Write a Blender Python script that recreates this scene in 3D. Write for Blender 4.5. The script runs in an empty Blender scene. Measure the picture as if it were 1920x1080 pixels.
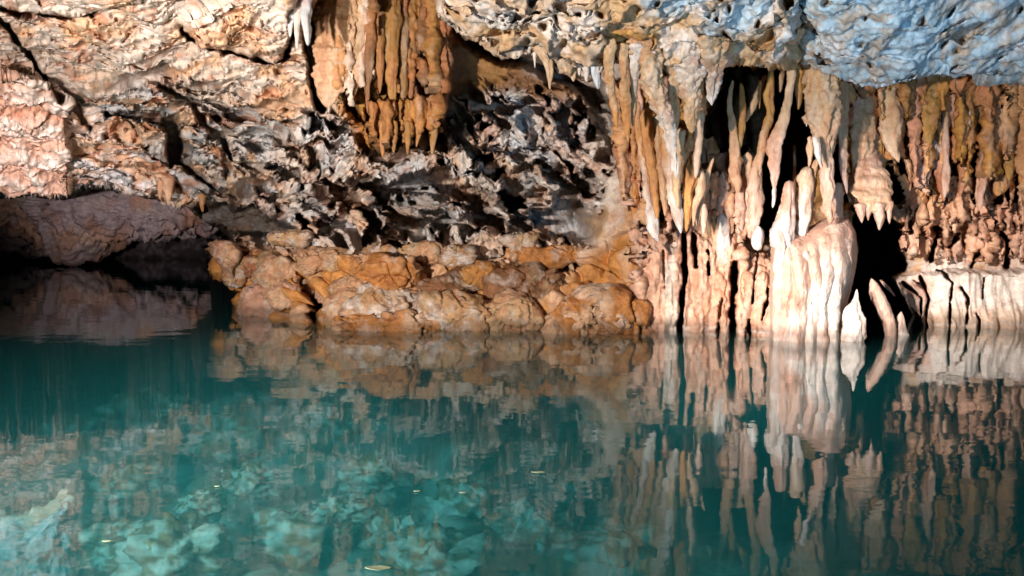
import bpy, math, random
import numpy as np
from mathutils import Vector

random.seed(7)
SC = bpy.context.scene
COL = SC.collection
F32 = np.float32

# ------------------------------------------------------------------ camera
FPX = 1450.0
CAM = np.array([0.0, 0.0, 1.2])
TH = math.atan(120 / FPX)
cam_d = bpy.data.cameras.new("camera")
cam_d.sensor_width = 36.0
cam_d.lens = FPX / 1920 * 36.0
cam_d.clip_start = 0.05
cam_d.clip_end = 300
cam = bpy.data.objects.new("camera", cam_d)
COL.objects.link(cam)
cam.location = CAM
cam.rotation_euler = (math.pi / 2 - TH, 0, 0)
SC.camera = cam

# ------------------------------------------------------------------ sky, sun, lamps
SUN_DIR = Vector((0.33, 0.75, -0.57)).normalized()      # way the light travels
w = bpy.data.worlds.new("World")
SC.world = w
w.use_nodes = True
nt = w.node_tree
bg = nt.nodes["Background"]
sky = nt.nodes.new("ShaderNodeTexSky")
sky.sky_type = 'NISHITA'
sky.sun_disc = False
sky.sun_elevation = math.asin(-SUN_DIR.z)
sky.sun_rotation = math.atan2(-SUN_DIR.x, -SUN_DIR.y)
sky.dust_density = 0.6
nt.links.new(sky.outputs[0], bg.inputs[0])
bg.inputs[1].default_value = 0.15

def aim(o, d):
    o.rotation_euler = Vector(d).to_track_quat('-Z', 'Y').to_euler()

sl = bpy.data.lights.new("sun", 'SUN')
sl.energy = 2.8
sl.angle = math.radians(0.5)
sl.color = (1.0, 0.95, 0.86)
so = bpy.data.objects.new("sun", sl)
COL.objects.link(so)
aim(so, SUN_DIR)

def unproj(px, py, D):
    """world point seen at photo pixel (px,py), D metres ahead of the camera."""
    px = np.asarray(px, float); py = np.asarray(py, float); D = np.asarray(D, float)
    a = (px - 960) / FPX
    b = (540 - py) / FPX
    dy = math.cos(TH) + b * math.sin(TH)
    dz = -math.sin(TH) + b * math.cos(TH)
    k = D / dy
    return np.stack(np.broadcast_arrays(a * k, D, CAM[2] + dz * k), -1)

def shore(py):
    b = (540 - py) / FPX
    dy = math.cos(TH) + b * math.sin(TH)
    dz = -math.sin(TH) + b * math.cos(TH)
    return 1.2 * dy / -dz

def spot(loc, px, py, D, watts, cone, blend, col, size=0.12):
    l = bpy.data.lights.new("cave_floodlight", 'SPOT')
    l.energy = watts
    l.spot_size = math.radians(cone)
    l.spot_blend = blend
    l.color = col
    l.shadow_soft_size = size
    o = bpy.data.objects.new("cave_floodlight", l)
    COL.objects.link(o)
    o.location = loc
    aim(o, Vector(unproj(px, py, D)) - Vector(loc))
    return o

spot((-2.6, 0.8, 1.5), 1530, 570, 8.0, 7600, 26, 1.0, (1.0, 0.90, 0.82))     # pool of light on the white flowstone
spot((-3.4, 0.8, 1.2), 1230, 300, 8.8, 4000, 100, 0.9, (1.0, 0.89, 0.79))    # wide flood
spot((-2.6, 0.6, 0.9), 60, 352, 9.5, 5000, 22, 1.0, (1.0, 0.86, 0.82))       # pool of light on the pink wall
spot((-2.4, 0.6, 0.9), 260, 120, 8.5, 1500, 52, 1.0, (1.0, 0.85, 0.76))      # second, wider lamp added to brighten the left rock face
spot((2.6, 0.5, 0.7), 1640, 20, 6.0, 1000, 60, 1.0, (0.40, 0.70, 1.0))        # cool light on the roof boulders
SC.view_settings.view_transform = 'Standard'
SC.view_settings.look = 'None'
SC.view_settings.exposure = 0.0
SC.view_settings.gamma = 1.0
SC.view_settings.use_curve_mapping = False

cy = SC.cycles
SC.render.engine = 'CYCLES'
cy.use_denoising = True
cy.max_bounces = 6
cy.diffuse_bounces = 3
cy.glossy_bounces = 3
cy.transmission_bounces = 3
cy.volume_bounces = 1
cy.transparent_max_bounces = 8
cy.caustics_reflective = False
cy.caustics_refractive = False

# ------------------------------------------------------------------ noise toolbox
rs = np.random.RandomState(3)
PERM = rs.permutation(256).astype(np.int32)
PERM = np.concatenate([PERM] * 3)
g = rs.normal(size=(256, 3)); g /= np.linalg.norm(g, axis=1)[:, None]
GRAD = g.astype(F32)
RND = rs.rand(256, 8).astype(F32)

def hsh(i, j, k):
    return PERM[PERM[PERM[i & 255] + (j & 255)] + (k & 255)]

def perlin(P):
    P = np.asarray(P, F32)
    sh = P.shape[:-1]
    p = P.reshape(-1, 3)
    i = np.floor(p).astype(np.int32)
    f = p - i
    u = f * f * f * (f * (f * 6 - 15) + 10)
    out = np.zeros(len(p), F32)
    for dx in (0, 1):
        wx = u[:, 0] if dx else 1 - u[:, 0]
        for dy in (0, 1):
            wy = u[:, 1] if dy else 1 - u[:, 1]
            for dz in (0, 1):
                wz = u[:, 2] if dz else 1 - u[:, 2]
                gg = GRAD[hsh(i[:, 0] + dx, i[:, 1] + dy, i[:, 2] + dz)]
                d = gg[:, 0] * (f[:, 0] - dx) + gg[:, 1] * (f[:, 1] - dy) + gg[:, 2] * (f[:, 2] - dz)
                out += wx * wy * wz * d
    return (out * 1.6).reshape(sh)

def fbm(P, octv=4, gain=0.5, off=0.0):
    P = np.asarray(P, F32) + F32(off)
    a, s, o = 1.0, 1.0, 0
    for k in range(octv):
        o = o + a * perlin(P * s + 17.3 * k)
        a *= gain; s *= 2.03
    return o

def worley(P, jit=0.95):
    """F1, F2, 3 random numbers of the nearest cell, vector from its point"""
    P = np.asarray(P, F32)
    sh = P.shape[:-1]
    p = P.reshape(-1, 3)
    i = np.floor(p).astype(np.int32)
    n = len(p)
    F1 = np.full(n, 9, F32); F2 = np.full(n, 9, F32)
    H = np.zeros(n, np.int32)
    V = np.zeros((n, 3), F32)
    for dx in (-1, 0, 1):
        for dy in (-1, 0, 1):
            for dz in (-1, 0, 1):
                h = hsh(i[:, 0] + dx, i[:, 1] + dy, i[:, 2] + dz)
                d = p - (i + np.array([dx, dy, dz], np.int32)) - (0.5 + jit * (RND[h, :3] - 0.5))
                r = np.sqrt((d * d).sum(1))
                closer = r < F1
                F2 = np.where(closer, F1, np.minimum(F2, r))
                F1 = np.where(closer, r, F1)
                H = np.where(closer, h, H)
                V[closer] = d[closer]
    R = RND[H]
    return F1.reshape(sh), F2.reshape(sh), R[:, 3:].reshape(sh + (5,)), V.reshape(sh + (3,))

def sstep(a, b, x):
    t = np.clip((x - a) / (b - a), 0, 1)
    return t * t * (3 - 2 * t)

def lerp(a, b, t):
    t = np.asarray(t)[..., None]
    return np.asarray(a) * (1 - t) + np.asarray(b) * t

def seg_dist(X, Y, pts):
    d = np.full(X.shape, 1e9, F32)
    for (x0, y0), (x1, y1) in zip(pts[:-1], pts[1:]):
        ex, ey = x1 - x0, y1 - y0
        t = np.clip(((X - x0) * ex + (Y - y0) * ey) / max(ex * ex + ey * ey, 1e-6), 0, 1)
        d = np.minimum(d, np.hypot(X - x0 - t * ex, Y - y0 - t * ey))
    return d

def poly_sd(X, Y, pts):
    """signed distance to a polygon, positive inside"""
    d = seg_dist(X, Y, pts + [pts[0]])
    ins = np.zeros(X.shape, bool)
    for (x0, y0), (x1, y1) in zip(pts, pts[1:] + [pts[0]]):
        c = ((y0 > Y) != (y1 > Y)) & (X < (x1 - x0) * (Y - y0) / ((y1 - y0) if y1 != y0 else 1e-6) + x0)
        ins ^= c
    return np.where(ins, d, -d)

# ------------------------------------------------------------------ mesh toolbox
def grid_object(name, P, col, mat, wu=False, wv=False, parent=None, skip=None):
    n, m = P.shape[:2]
    idx = np.arange(n * m).reshape(n, m)
    if wv: idx = np.concatenate([idx, idx[:, :1]], 1)
    if wu: idx = np.concatenate([idx, idx[:1]], 0)
    q = np.stack([idx[:-1, :-1], idx[:-1, 1:], idx[1:, 1:], idx[1:, :-1]], -1)
    if skip is not None: q = q[~skip]
    q = q.reshape(-1, 4).astype(np.int32)
    me = bpy.data.meshes.new(name)
    me.vertices.add(n * m)
    me.vertices.foreach_set("co", np.ascontiguousarray(P.reshape(-1), F32))
    me.loops.add(len(q) * 4)
    me.loops.foreach_set("vertex_index", q.reshape(-1))
    me.polygons.add(len(q))
    me.polygons.foreach_set("loop_start", np.arange(0, len(q) * 4, 4, dtype=np.int32))
    me.polygons.foreach_set("use_smooth", np.ones(len(q), bool))
    me.update(calc_edges=True)
    col = np.broadcast_to(col, (n, m, 3))
    if mat is not M_BED and name != "cave_roof":
        wet = sstep(-0.02, -0.10, P[..., 2])
        damp = sstep(0.19, 0.06, P[..., 2] + 0.05 * fbm(P * np.array([3.0, 3.0, 1.0]), 3))
        col = col * (1 - 0.48 * damp)[..., None]
        col = lerp(col, np.array([0.05, 0.06, 0.055]), 0.85 * wet)
    a = me.color_attributes.new("Col", 'FLOAT_COLOR', 'POINT')
    c = np.ones((n * m, 4), F32)
    c[:, :3] = col.reshape(-1, 3)
    a.data.foreach_set("color", c.reshape(-1))
    me.materials.append(mat)
    o = bpy.data.objects.new(name, me)
    COL.objects.link(o)
    if parent: o.parent = parent
    return o

def diffs(P, wu, wv):
    if wu: Pu = (np.roll(P, -1, 0) - np.roll(P, 1, 0)) * 0.5
    else: Pu = np.gradient(P, axis=0)
    if wv: Pv = (np.roll(P, -1, 1) - np.roll(P, 1, 1)) * 0.5
    else: Pv = np.gradient(P, axis=1)
    return Pu, Pv

def normals(P, wu=False, wv=False, out_from=None, toward=None):
    Pu, Pv = diffs(P, wu, wv)
    N = np.cross(Pu, Pv)
    L = np.linalg.norm(N, axis=-1, keepdims=True)
    N = N / np.maximum(L, 1e-9)
    if out_from is not None:
        s = np.sign(((P - out_from) * N).sum(-1).sum())
        N = N * (s if s else 1)
    if toward is not None:
        N = N * np.sign(((toward - P) * N).sum(-1, keepdims=True))
    return N

def chop(P, h, wu, wv, k, lim):
    """sideways push away from the hollows: plump lips over narrow gaps"""
    Pu, Pv = diffs(P, wu, wv)
    hu, hv = diffs(h, wu, wv)
    gu = (hu / np.maximum((Pu ** 2).sum(-1), 1e-6))[..., None] * Pu
    gv = (hv / np.maximum((Pv ** 2).sum(-1), 1e-6))[..., None] * Pv
    G = gu + gv
    L = np.linalg.norm(G, axis=-1, keepdims=True)
    G = G / np.maximum(L, 1e-6) * np.minimum(L * k, lim)
    return -G

def tag(o, label=None, cat=None, group=None, kind=None):
    if label: o["label"] = label
    if cat: o["category"] = cat
    if group: o["group"] = group
    if kind: o["kind"] = kind
    return o

# ------------------------------------------------------------------ materials
def rock_material(name, rough=0.6, spec=0.35, bump=0.5, scale=1.0, vary=0.35, vert=1.0):
    m = bpy.data.materials.new(name)
    m.use_nodes = True
    nt = m.node_tree
    b = nt.nodes["Principled BSDF"]
    L = nt.links.new
    at = nt.nodes.new("ShaderNodeAttribute"); at.attribute_name = "Col"
    tc = nt.nodes.new("ShaderNodeTexCoord")
    mp = nt.nodes.new("ShaderNodeMapping")
    mp.inputs["Scale"].default_value = (1, 1, vert)
    L(tc.outputs["Object"], mp.inputs["Vector"])
    n1 = nt.nodes.new("ShaderNodeTexNoise")
    n1.inputs["Scale"].default_value = 9 * scale; n1.inputs["Detail"].default_value = 9
    n1.inputs["Roughness"].default_value = 0.68; n1.inputs["Distortion"].default_value = 0.6
    L(mp.outputs[0], n1.inputs["Vector"])
    mr = nt.nodes.new("ShaderNodeMapRange")
    mr.inputs["From Min"].default_value = 0.28; mr.inputs["From Max"].default_value = 0.72
    mr.inputs["To Min"].default_value = 1 - vary; mr.inputs["To Max"].default_value = 1 + vary * 0.8
    L(n1.outputs["Fac"], mr.inputs["Value"])
    mu = nt.nodes.new("ShaderNodeMix"); mu.data_type = 'RGBA'; mu.blend_type = 'MULTIPLY'
    mu.inputs["Factor"].default_value = 1.0
    L(at.outputs["Color"], mu.inputs[6]); L(mr.outputs[0], mu.inputs[7])
    # rust coloured flecks
    n2 = nt.nodes.new("ShaderNodeTexNoise")
    n2.inputs["Scale"].default_value = 22 * scale; n2.inputs["Detail"].default_value = 6
    L(mp.outputs[0], n2.inputs["Vector"])
    mr2 = nt.nodes.new("ShaderNodeMapRange")
    mr2.inputs["From Min"].default_value = 0.55; mr2.inputs["From Max"].default_value = 0.72
    mr2.inputs["To Max"].default_value = 0.55
    L(n2.outputs["Fac"], mr2.inputs["Value"])
    mx = nt.nodes.new("ShaderNodeMix"); mx.data_type = 'RGBA'; mx.blend_type = 'MULTIPLY'
    L(mr2.outputs[0], mx.inputs["Factor"])
    L(mu.outputs[2], mx.inputs[6]); mx.inputs[7].default_value = (0.75, 0.42, 0.26, 1)
    L(mx.outputs[2], b.inputs["Base Color"])
    b.inputs["Roughness"].default_value = rough
    b.inputs["Specular IOR Level"].default_value = spec
    n3 = nt.nodes.new("ShaderNodeTexNoise")
    n3.inputs["Scale"].default_value = 20 * scale; n3.inputs["Detail"].default_value = 10
    n3.inputs["Roughness"].default_value = 0.7
    L(mp.outputs[0], n3.inputs["Vector"])
    bp = nt.nodes.new("ShaderNodeBump")
    bp.inputs["Strength"].default_value = bump
    bp.inputs["Distance"].default_value = 0.03
    L(n3.outputs["Fac"], bp.inputs["Height"])
    L(bp.outputs[0], b.inputs["Normal"])
    return m

M_LIME = rock_material("limestone", 0.62, 0.3, 0.5, 1.0, 0.42)
M_FLOW = rock_material("flowstone", 0.42, 0.45, 0.9, 1.1, 0.34, 0.45)
M_WET = rock_material("wet_boulder_rock", 0.5, 0.4, 1.0, 1.1, 0.42)
M_BED = rock_material("pool_bed_rock", 0.8, 0.1, 0.5, 0.7, 0.35)

TAN = np.array([0.50, 0.325, 0.175]); PALE = np.array([0.60, 0.53, 0.475]); GREY = np.array([0.50, 0.54, 0.58])
ORANGE = np.array([0.52, 0.235, 0.065]); OCHRE = np.array([0.42, 0.22, 0.055]); BROWN = np.array([0.22, 0.11, 0.05])
PINK = np.array([0.60, 0.38, 0.29]); WHITE = np.array([0.72, 0.63, 0.57]); DARK = np.array([0.055, 0.045, 0.04])
RUST = np.array([0.40, 0.16, 0.075]); PURP = np.array([0.29, 0.24, 0.26]); BLUE = np.array([0.36, 0.50, 0.60])
PEACH = np.array([0.62, 0.40, 0.25])

# ================================================================== SETTING
# ------------------------------------------------------------------ main cave wall
def axis(parts):
    o = []
    for a, b, s in parts:
        o.append(np.arange(a, b, s))
    return np.concatenate(o + [[parts[-1][1]]])

xs = axis([(-1300, -60, 14), (-60, 1980, 2.1), (1980, 3300, 14)])
ys = axis([(-520, -20, 7), (-20, 650, 2.0), (650, 1100, 12)])
PX, PY = np.meshgrid(xs, ys)
PX = PX.astype(F32); PY = PY.astype(F32)

CTRL = [(-1300, -520, 5.0), (-1300, 0, 6.0), (-1300, 360, 7.0), (-1300, 1100, 7.5),
        (-400, -450, 4.6), (-400, 0, 6.0), (-400, 350, 8.5), (0, -450, 3.2), (0, 0, 6.2), (0, 180, 7.9), (0, 365, 10.0),
        (300, -450, 3.3), (300, 0, 6.5), (300, 200, 8.5), (300, 375, 10.8), (600, -450, 3.5), (600, 0, 7.4), (600, 200, 8.8),
        (600, 400, 10.2), (900, -450, 4.2), (900, 0, 8.6), (900, 100, 9.0), (900, 200, 8.9), (900, 400, 10.0),
        (1150, -450, 4.6), (1150, 0, 9.0), (1150, 200, 9.2), (1150, 400, 9.3), (450, 480, 11.2), (450, 585, 10.9), (450, 1000, 10.6),
        (600, 500, 9.9), (600, 610, 9.15), (900, 500, 9.45), (900, 612, 8.95), (900, 1000, 9.0), (1150, 520, 8.95), (1150, 620, 8.5),
        (1250, 500, 8.8), (1250, 628, 8.45), (1250, 1000, 8.2), (1400, 500, 8.9), (1400, 630, 8.4), (1320, 300, 9.6), (1320, 400, 9.0),
        (1260, 250, 9.2), (1500, 100, 10.4), (1500, 400, 10.2), (1600, 100, 9.2), (1600, 300, 9.0), (1750, 100, 8.9), (1750, 350, 8.9),
        (1750, 470, 9.2), (1720, 520, 9.5), (1720, 612, 9.1), (1720, 1000, 8.8), (1900, 100, 8.9), (1900, 350, 8.9), (1900, 480, 9.2),
        (1900, 530, 9.2), (1900, 612, 9.05), (1900, 1000, 8.8), (1500, -450, 5), (2000, -450, 4.6), (2300, 0, 7.5), (2300, 500, 8.2),
        (2300, 1000, 8.0), (3300, -520, 3.0), (3300, 300, 5), (3300, 1100, 5)]

def tps(ctrl, X, Y):
    c = np.array(ctrl, float); p = c[:, :2] / 1000.0; v = c[:, 2]
    n = len(p)
    def U(r2): return 0.5 * r2 * np.log(np.maximum(r2, 1e-9))
    K = U(((p[:, None] - p[None]) ** 2).sum(-1)) + np.eye(n) * 2e-3
    A = np.zeros((n + 3, n + 3)); A[:n, :n] = K
    A[:n, n] = 1; A[:n, n + 1:] = p; A[n, :n] = 1; A[n + 1:, :n] = p.T
    s = np.linalg.solve(A, np.concatenate([v, [0, 0, 0]]))
    x = X / 1000.0; y = Y / 1000.0
    o = s[n] + s[n + 1] * x + s[n + 2] * y
    for k in range(n):
        o = o + s[k] * U((x - p[k, 0]) ** 2 + (y - p[k, 1]) ** 2)
    return o

D = np.clip(tps(CTRL, PX, PY), 2.2, 12.5).astype(F32)
# wobble in pixels for organic outlines
Q0 = np.stack([PX / 60, PY / 60, np.zeros_like(PX)], -1)
wob = fbm(Q0, 3)                                     # about -1..1
wob2 = fbm(Q0 * 2.3, 3, off=31.7)

def soft(poly, fade, wb=0.0):
    return sstep(-fade, fade, poly_sd(PX, PY, poly) + wb * wob)

# far end of the pool, seen under the left overhang
far_poly = [(-1400, 395), (-200, 378), (0, 372), (60, 365), (130, 373), (165, 352), (200, 350), (250, 365), (300, 372), (345, 384),
            (385, 415), (420, 432), (440, 448), (395, 462), (398, 500), (440, 545), (455, 590), (452, 1200), (-1400, 1200)]
far = sstep(-4, 7, poly_sd(PX, PY, far_poly) + 4 * wob2)
Dfar = 26.5 + 1.0 * wob
Dfar = np.minimum(Dfar, 9 + 0.02 * np.maximum(PX + 1300, 0))
D = D * (1 - far) + Dfar * far

# recesses (deep black hollows behind the stalactites etc.)
RECESS = [([(1375, 100), (1420, 132), (1500, 105), (1500, 160), (1480, 250), (1490, 330), (1478, 350), (1470, 440), (1440, 445), (1420, 420), (1350, 330), (1300, 300), (1312, 230), (1335, 200), (1360, 160)], 3.2, 12),
          ([(1480, 150), (1525, 170), (1535, 300), (1490, 350), (1455, 420), (1430, 330)], 3.0, 10),
          ([(1560, 175), (1585, 180), (1580, 330), (1590, 400), (1555, 330)], 2.0, 7),
          ([(1598, 395), (1660, 402), (1690, 425), (1682, 470), (1692, 505), (1668, 520), (1692, 560), (1722, 612), (1716, 650), (1712, 1000), (1585, 1000), (1590, 640), (1590, 540), (1606, 470)], 3.6, 9),
          ([(1655, 310), (1690, 330), (1702, 385), (1668, 392)], 1.5, 7),
          ([(1690, 140), (1704, 140), (1698, 255), (1690, 265)], 1.2, 5), ([(1757, 150), (1768, 150), (1768, 262), (1756, 266)], 1.2, 5),
          ([(1780, 200), (1790, 230), (1797, 330), (1786, 335), (1780, 270)], 1.2, 5), ([(1821, 190), (1834, 180), (1833, 330), (1822, 350), (1820, 270)], 1.2, 5),
          ([(1856, 200), (1864, 200), (1868, 270), (1856, 262)], 1.2, 5), ([(1850, 320), (1862, 330), (1856, 385), (1842, 385)], 1.2, 5), ([(1877, 190), (1890, 190), (1884, 230), (1878, 225)], 1.0, 5),
          ([(1885, 350), (1915, 360), (1912, 395), (1888, 390)], 1.0, 6),
          ([(365, 385), (440, 380), (520, 405), (560, 440), (500, 445), (450, 440), (420, 450), (395, 440)], 2.2, 9),
          ([(820, 0), (900, 72), (1010, 108), (1090, 150), (1140, 190), (1150, 215), (1120, 215), (1080, 170), (1000, 130), (900, 105), (850, 60)], 1.3, 10),
          ([(1060, 110), (1130, 160), (1160, 250), (1150, 290), (1120, 250)], 0.9, 9),
          ([(1235, 395), (1262, 380), (1272, 430), (1240, 440)], 0.9, 5),
          ([(1365, 390), (1380, 400), (1395, 480), (1375, 490)], 0.9, 5),
          ([(295, 205), (325, 215), (345, 270), (345, 310), (318, 315), (312, 265)], 1.3, 6), ([(215, 214), (300, 208), (330, 222), (300, 226), (240, 226)], .9, 4), ([(345, 262), (362, 285), (352, 312), (338, 300)], .9, 4), ([(395, 345), (440, 352), (470, 372), (440, 376), (400, 362)], .8, 5), ([(420, 270), (432, 310), (425, 335), (412, 300)], .6, 4)]
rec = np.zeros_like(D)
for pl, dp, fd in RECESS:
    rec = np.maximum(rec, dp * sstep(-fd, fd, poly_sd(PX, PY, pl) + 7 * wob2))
HOL = rec.copy()          # hollows, cut straight back into the rock

# cracks: (points, half width px, depth m)
CRACKS = [([(-10, 20), (45, 90), (70, 130), (112, 182)], 5, .25), ([(128, 182), (148, 212), (170, 236)], 7, .35),
          ([(340, 55), (365, 92), (420, 106), (470, 105), (540, 108)], 5, .3), ([(545, 20), (548, 60), (532, 110)], 7, .3),
          ([(578, 60), (588, 120), (592, 165), (603, 200)], 13, 1.0), ([(575, -20), (588, 60)], 6, .5),
          ([(200, 218), (250, 212), (300, 215)], 6, .45), ([(218, 218), (240, 235), (258, 250)], 3, .2),
          ([(300, 160), (345, 182), (370, 190), (420, 200)], 7, .35), ([(350, 190), (380, 230), (420, 262), (440, 300)], 6, .4),
          ([(330, 300), (370, 330), (430, 360), (470, 370)], 7, .45), ([(250, 320), (275, 330), (300, 345)], 4, .2),
          ([(0, 10), (60, 30), (120, 35), (180, 28)], 4, .18), ([(700, 20), (688, 150), (690, 230)], 4, .25),
          ([(745, 60), (800, 110), (812, 170)], 4, .15), ([(650, 200), (690, 240), (712, 290)], 6, .35),
          ([(1050, 460), (1035, 500), (1020, 530)], 9, .4),
          ([(572, 530), (585, 560), (600, 610)], 11, .9), ([(600, 480), (640, 490)], 4, .2),
          ([(1282, 440), (1285, 520), (1276, 590), (1275, 640)], 5, .5), ([(1376, 495), (1375, 560), (1376, 1000)], 8, 1.2),
          ([(1300, 440), (1306, 500)], 4, .3), ([(1327, 470), (1328, 515)], 3, .25), ([(1422, 455), (1415, 520), (1412, 565)], 2.5, .25),
          ([(1440, 540), (1432, 600)], 3, .2), ([(1405, 600), (1405, 650)], 3, .2), ([(1243, 470), (1246, 540)], 3, .08), ([(1350, 560), (1346, 640)], 2.5, .1),
          ([(1725, 520), (1742, 560), (1737, 590), (1740, 660)], 3.2, .28), ([(1758, 505), (1785, 530), (1780, 570), (1783, 660)], 3.0, .25),
          ([(1695, 530), (1728, 560), (1726, 615), (1728, 660)], 3.0, .25), ([(1712, 525), (1735, 545)], 2.2, .15), ([(1800, 540), (1813, 560), (1811, 660)], 2.5, .2),
          ([(1848, 520), (1842, 560)], 2.2, .12), ([(1830, 588), (1834, 600), (1831, 660)], 2.5, .15), ([(1870, 430), (1890, 450), (1888, 500)], 5, .3),
          ([(1755, 430), (1752, 450), (1745, 485)], 8, .7), ([(1835, 470), (1820, 500)], 4, .25), ([(1795, 440), (1780, 462)], 5, .3)]
CRK = np.zeros_like(D)
for pts, hw, dp in CRACKS:
    dp = min(dp * 2.2, 1.3)
    d = seg_dist(PX, PY, pts) + 3.0 * wob2
    CRK = np.maximum(CRK, dp * (1 - sstep(hw * 0.4, hw * 1.2, d)))

# fused curtains: rows of ribs grown together, each ending at its own height
TIER = np.zeros_like(D); TCOL = np.zeros(D.shape + (3,), F32)
rt = random.Random(21)
def tier(x0, x1, ytop, ybot, yvar, sp, Df, bulge, cols, slant=0.0, gap=0.0, tip=26.0, tj=0.0, fade=0.0):
    global D
    J = np.where((ys > ytop - 30 - tj) & (ys < (520 if callable(ybot) else ybot) + yvar + 60))[0]
    I = np.where((xs > x0 - 40) & (xs < x1 + 40))[0]
    sl_ = np.ix_(J, I)
    X, Y = PX[sl_], PY[sl_]
    wy = 1.0 * wob2[sl_]
    best = np.full(X.shape, 99.0, F32); bc = np.zeros(X.shape + (3,), F32)
    x = x0
    while x < x1:
        wd = sp * rt.choice([.5, .6, .8, 1.0, 1.3, 1.8])
        cx = x + wd * .5
        x += wd * (1 + (rt.random() < gap) * rt.uniform(.4, .9))
        yb = (ybot(cx) if callable(ybot) else ybot) + rt.uniform(-yvar, yvar) * (0.6 + 0.4 * (wd < sp))
        top = ytop + rt.uniform(-tj, tj)
        ph = rt.uniform(0, 6); dl = rt.uniform(-.07, .07)
        col = np.array(cols[rt.randrange(len(cols))]) * rt.uniform(.85, 1.1)
        t = np.clip((Y - ytop) / max(yb - ytop, 1), 0, 1.2)
        hw = wd * 0.62 * (1.15 - 0.45 * t ** 1.5 + 0.12 * np.sin(Y / (11 + 9 * rt.random()) + ph))
        hw = np.where(yb < 640, hw * np.sqrt(np.clip((yb - Y) / tip, 0, 1)), hw)
        dx = (X - cx - slant * (Y - ytop) - 2.4 * np.sin(Y / 47 + ph) - 2.2 * wy) / np.maximum(hw, .1)
        ok = (np.abs(dx) < 1) & (Y > top - 4 * (1 - dx * dx)) & (Y < yb)
        d = Df + dl - bulge * (wd / sp) ** .5 * np.sqrt(np.clip(1 - dx * dx, 0, 1))
        if fade: d = d + 0.45 * (1 - sstep(top - 6, top + fade, Y))
        up = ok & (d < best)
        best = np.where(up, d, best)
        bc[up] = col
    Dm = D[sl_]
    m = best < Dm + 3 * (best < 50)
    m &= best < 50
    D[sl_] = np.where(m, np.minimum(best, Dm + 5), Dm)
    TIER[sl_] = np.where(m, 1, TIER[sl_])
    TC = TCOL[sl_]; TC[m] = bc[m]; TCOL[sl_] = TC

# broad steps
pinkm = soft([(-1300, 120), (0, 135), (60, 140), (105, 160), (128, 190), (133, 370), (130, 400), (-1300, 400)], 6, 3)
D = D - 0.45 * pinkm * (1 - far)
slab = soft([(345, 45), (430, 5), (540, -30), (560, 60), (530, 100), (470, 100), (420, 104), (370, 90)], 10, 4)
D = D - 0.22 * slab
topslab = soft([(60, -60), (340, -80), (230, 10), (200, 25), (120, 34), (70, 30)], 10, 4)
D = D - 0.15 * topslab
tanm = soft([(590, -100), (690, -100), (690, 150), (660, 190), (610, 200), (600, 120)], 10, 4)
bank = soft([(1668, 535), (1700, 512), (1760, 498), (1840, 505), (2400, 500), (2400, 1100), (1700, 1100), (1715, 612)], 7, 3)
lowr = soft([(1215, 470), (1300, 440), (1380, 470), (1440, 440), (1440, 1100), (1200, 1100)], 20, 8)
D = D - 0.18 * bank

Dsm = D.copy()
_O, _R, _B, _P, _K, _W, _C = (.47, .225, .055), (.43, .18, .07), (.30, .145, .05), (.54, .27, .17), (.60, .36, .25), (.64, .52, .43), (.56, .29, .13)
back = soft([(1590, 120), (2500, 120), (2500, 505), (1690, 510), (1680, 440), (1650, 400), (1590, 390)], 8)
D = np.where(PX > 1560, np.maximum(D, 9.35 * back + D * (1 - back)), D)
tier(1690, 2300, 430, 488, 22, 13, 9.22, .10, [_P, _K, _W, _C], gap=.25)
tier(1675, 2300, 385, 442, 22, 12, 9.02, .10, [_P, _K, _C, _O, _P], gap=.2)
tier(1668, 2300, 330, 405, 24, 14, 8.84, .11, [_P, _C, _O, _R], gap=.3)
tier(1590, 2300, 126, lambda x: 335 if x > 1690 else 375, 52, 19, 8.62, .14, [_O, _R, _B, _P, _O, _C], gap=.22)
tier(1590, 2300, 118, 205, 50, 24, 8.55, .13, [_O, _R, _B], gap=.1)
tier(1150, 1330, 150, lambda x: 370 + 0.35 * (x - 1150), 40, 13, 8.45, .10, [_O, _C, _R, _O, _K], slant=.06, gap=.3)
tier(1195, 1335, 260, lambda x: 450, 22, 11, 8.35, .09, [_O, _C, _K, _P], slant=.03, gap=.35)
tier(1330, 1412, 290, 455, 40, 11, 8.62, .08, [_P, _K, _C, _K], gap=.2)
tier(1196, 1372, 425, 2000, 5, 40, 8.60, .05, [_C, _K, _W, _K], gap=.0, tj=26, fade=60)
tier(1380, 1446, 462, 2000, 5, 24, 8.40, .09, [_W, _K, _W], gap=.0, tj=22, fade=40)
_D = (.19, .095, .04)
tier(684, 830, -140, 165, 36, 15, 8.36, .10, [_B, (.33, .165, .05), _D, (.30, .13, .055), _D], gap=.25)
tier(694, 754, 192, 268, 16, 12, 8.22, .12, [(.36, .18, .05), _B, (.33, .15, .05)], gap=.1, tip=34)
tier(754, 826, 188, 262, 18, 12, 8.24, .12, [(.36, .18, .05), _B, (.33, .15, .05)], gap=.1, tip=34)
tier(590, 690, -140, 175, 30, 26, 8.2, .08, [_C, _W, _C], gap=.0)
P = unproj(PX, PY, D)
N = normals(unproj(PX, PY, (0.75 * D + 0.25 * Dsm) * (1 - far) + 9 * far), toward=CAM)
W3 = P.astype(F32)
warp = np.stack([fbm(W3 * 1.6, 3, off=k * 9.1) for k in (1, 2, 3)], -1)

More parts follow.
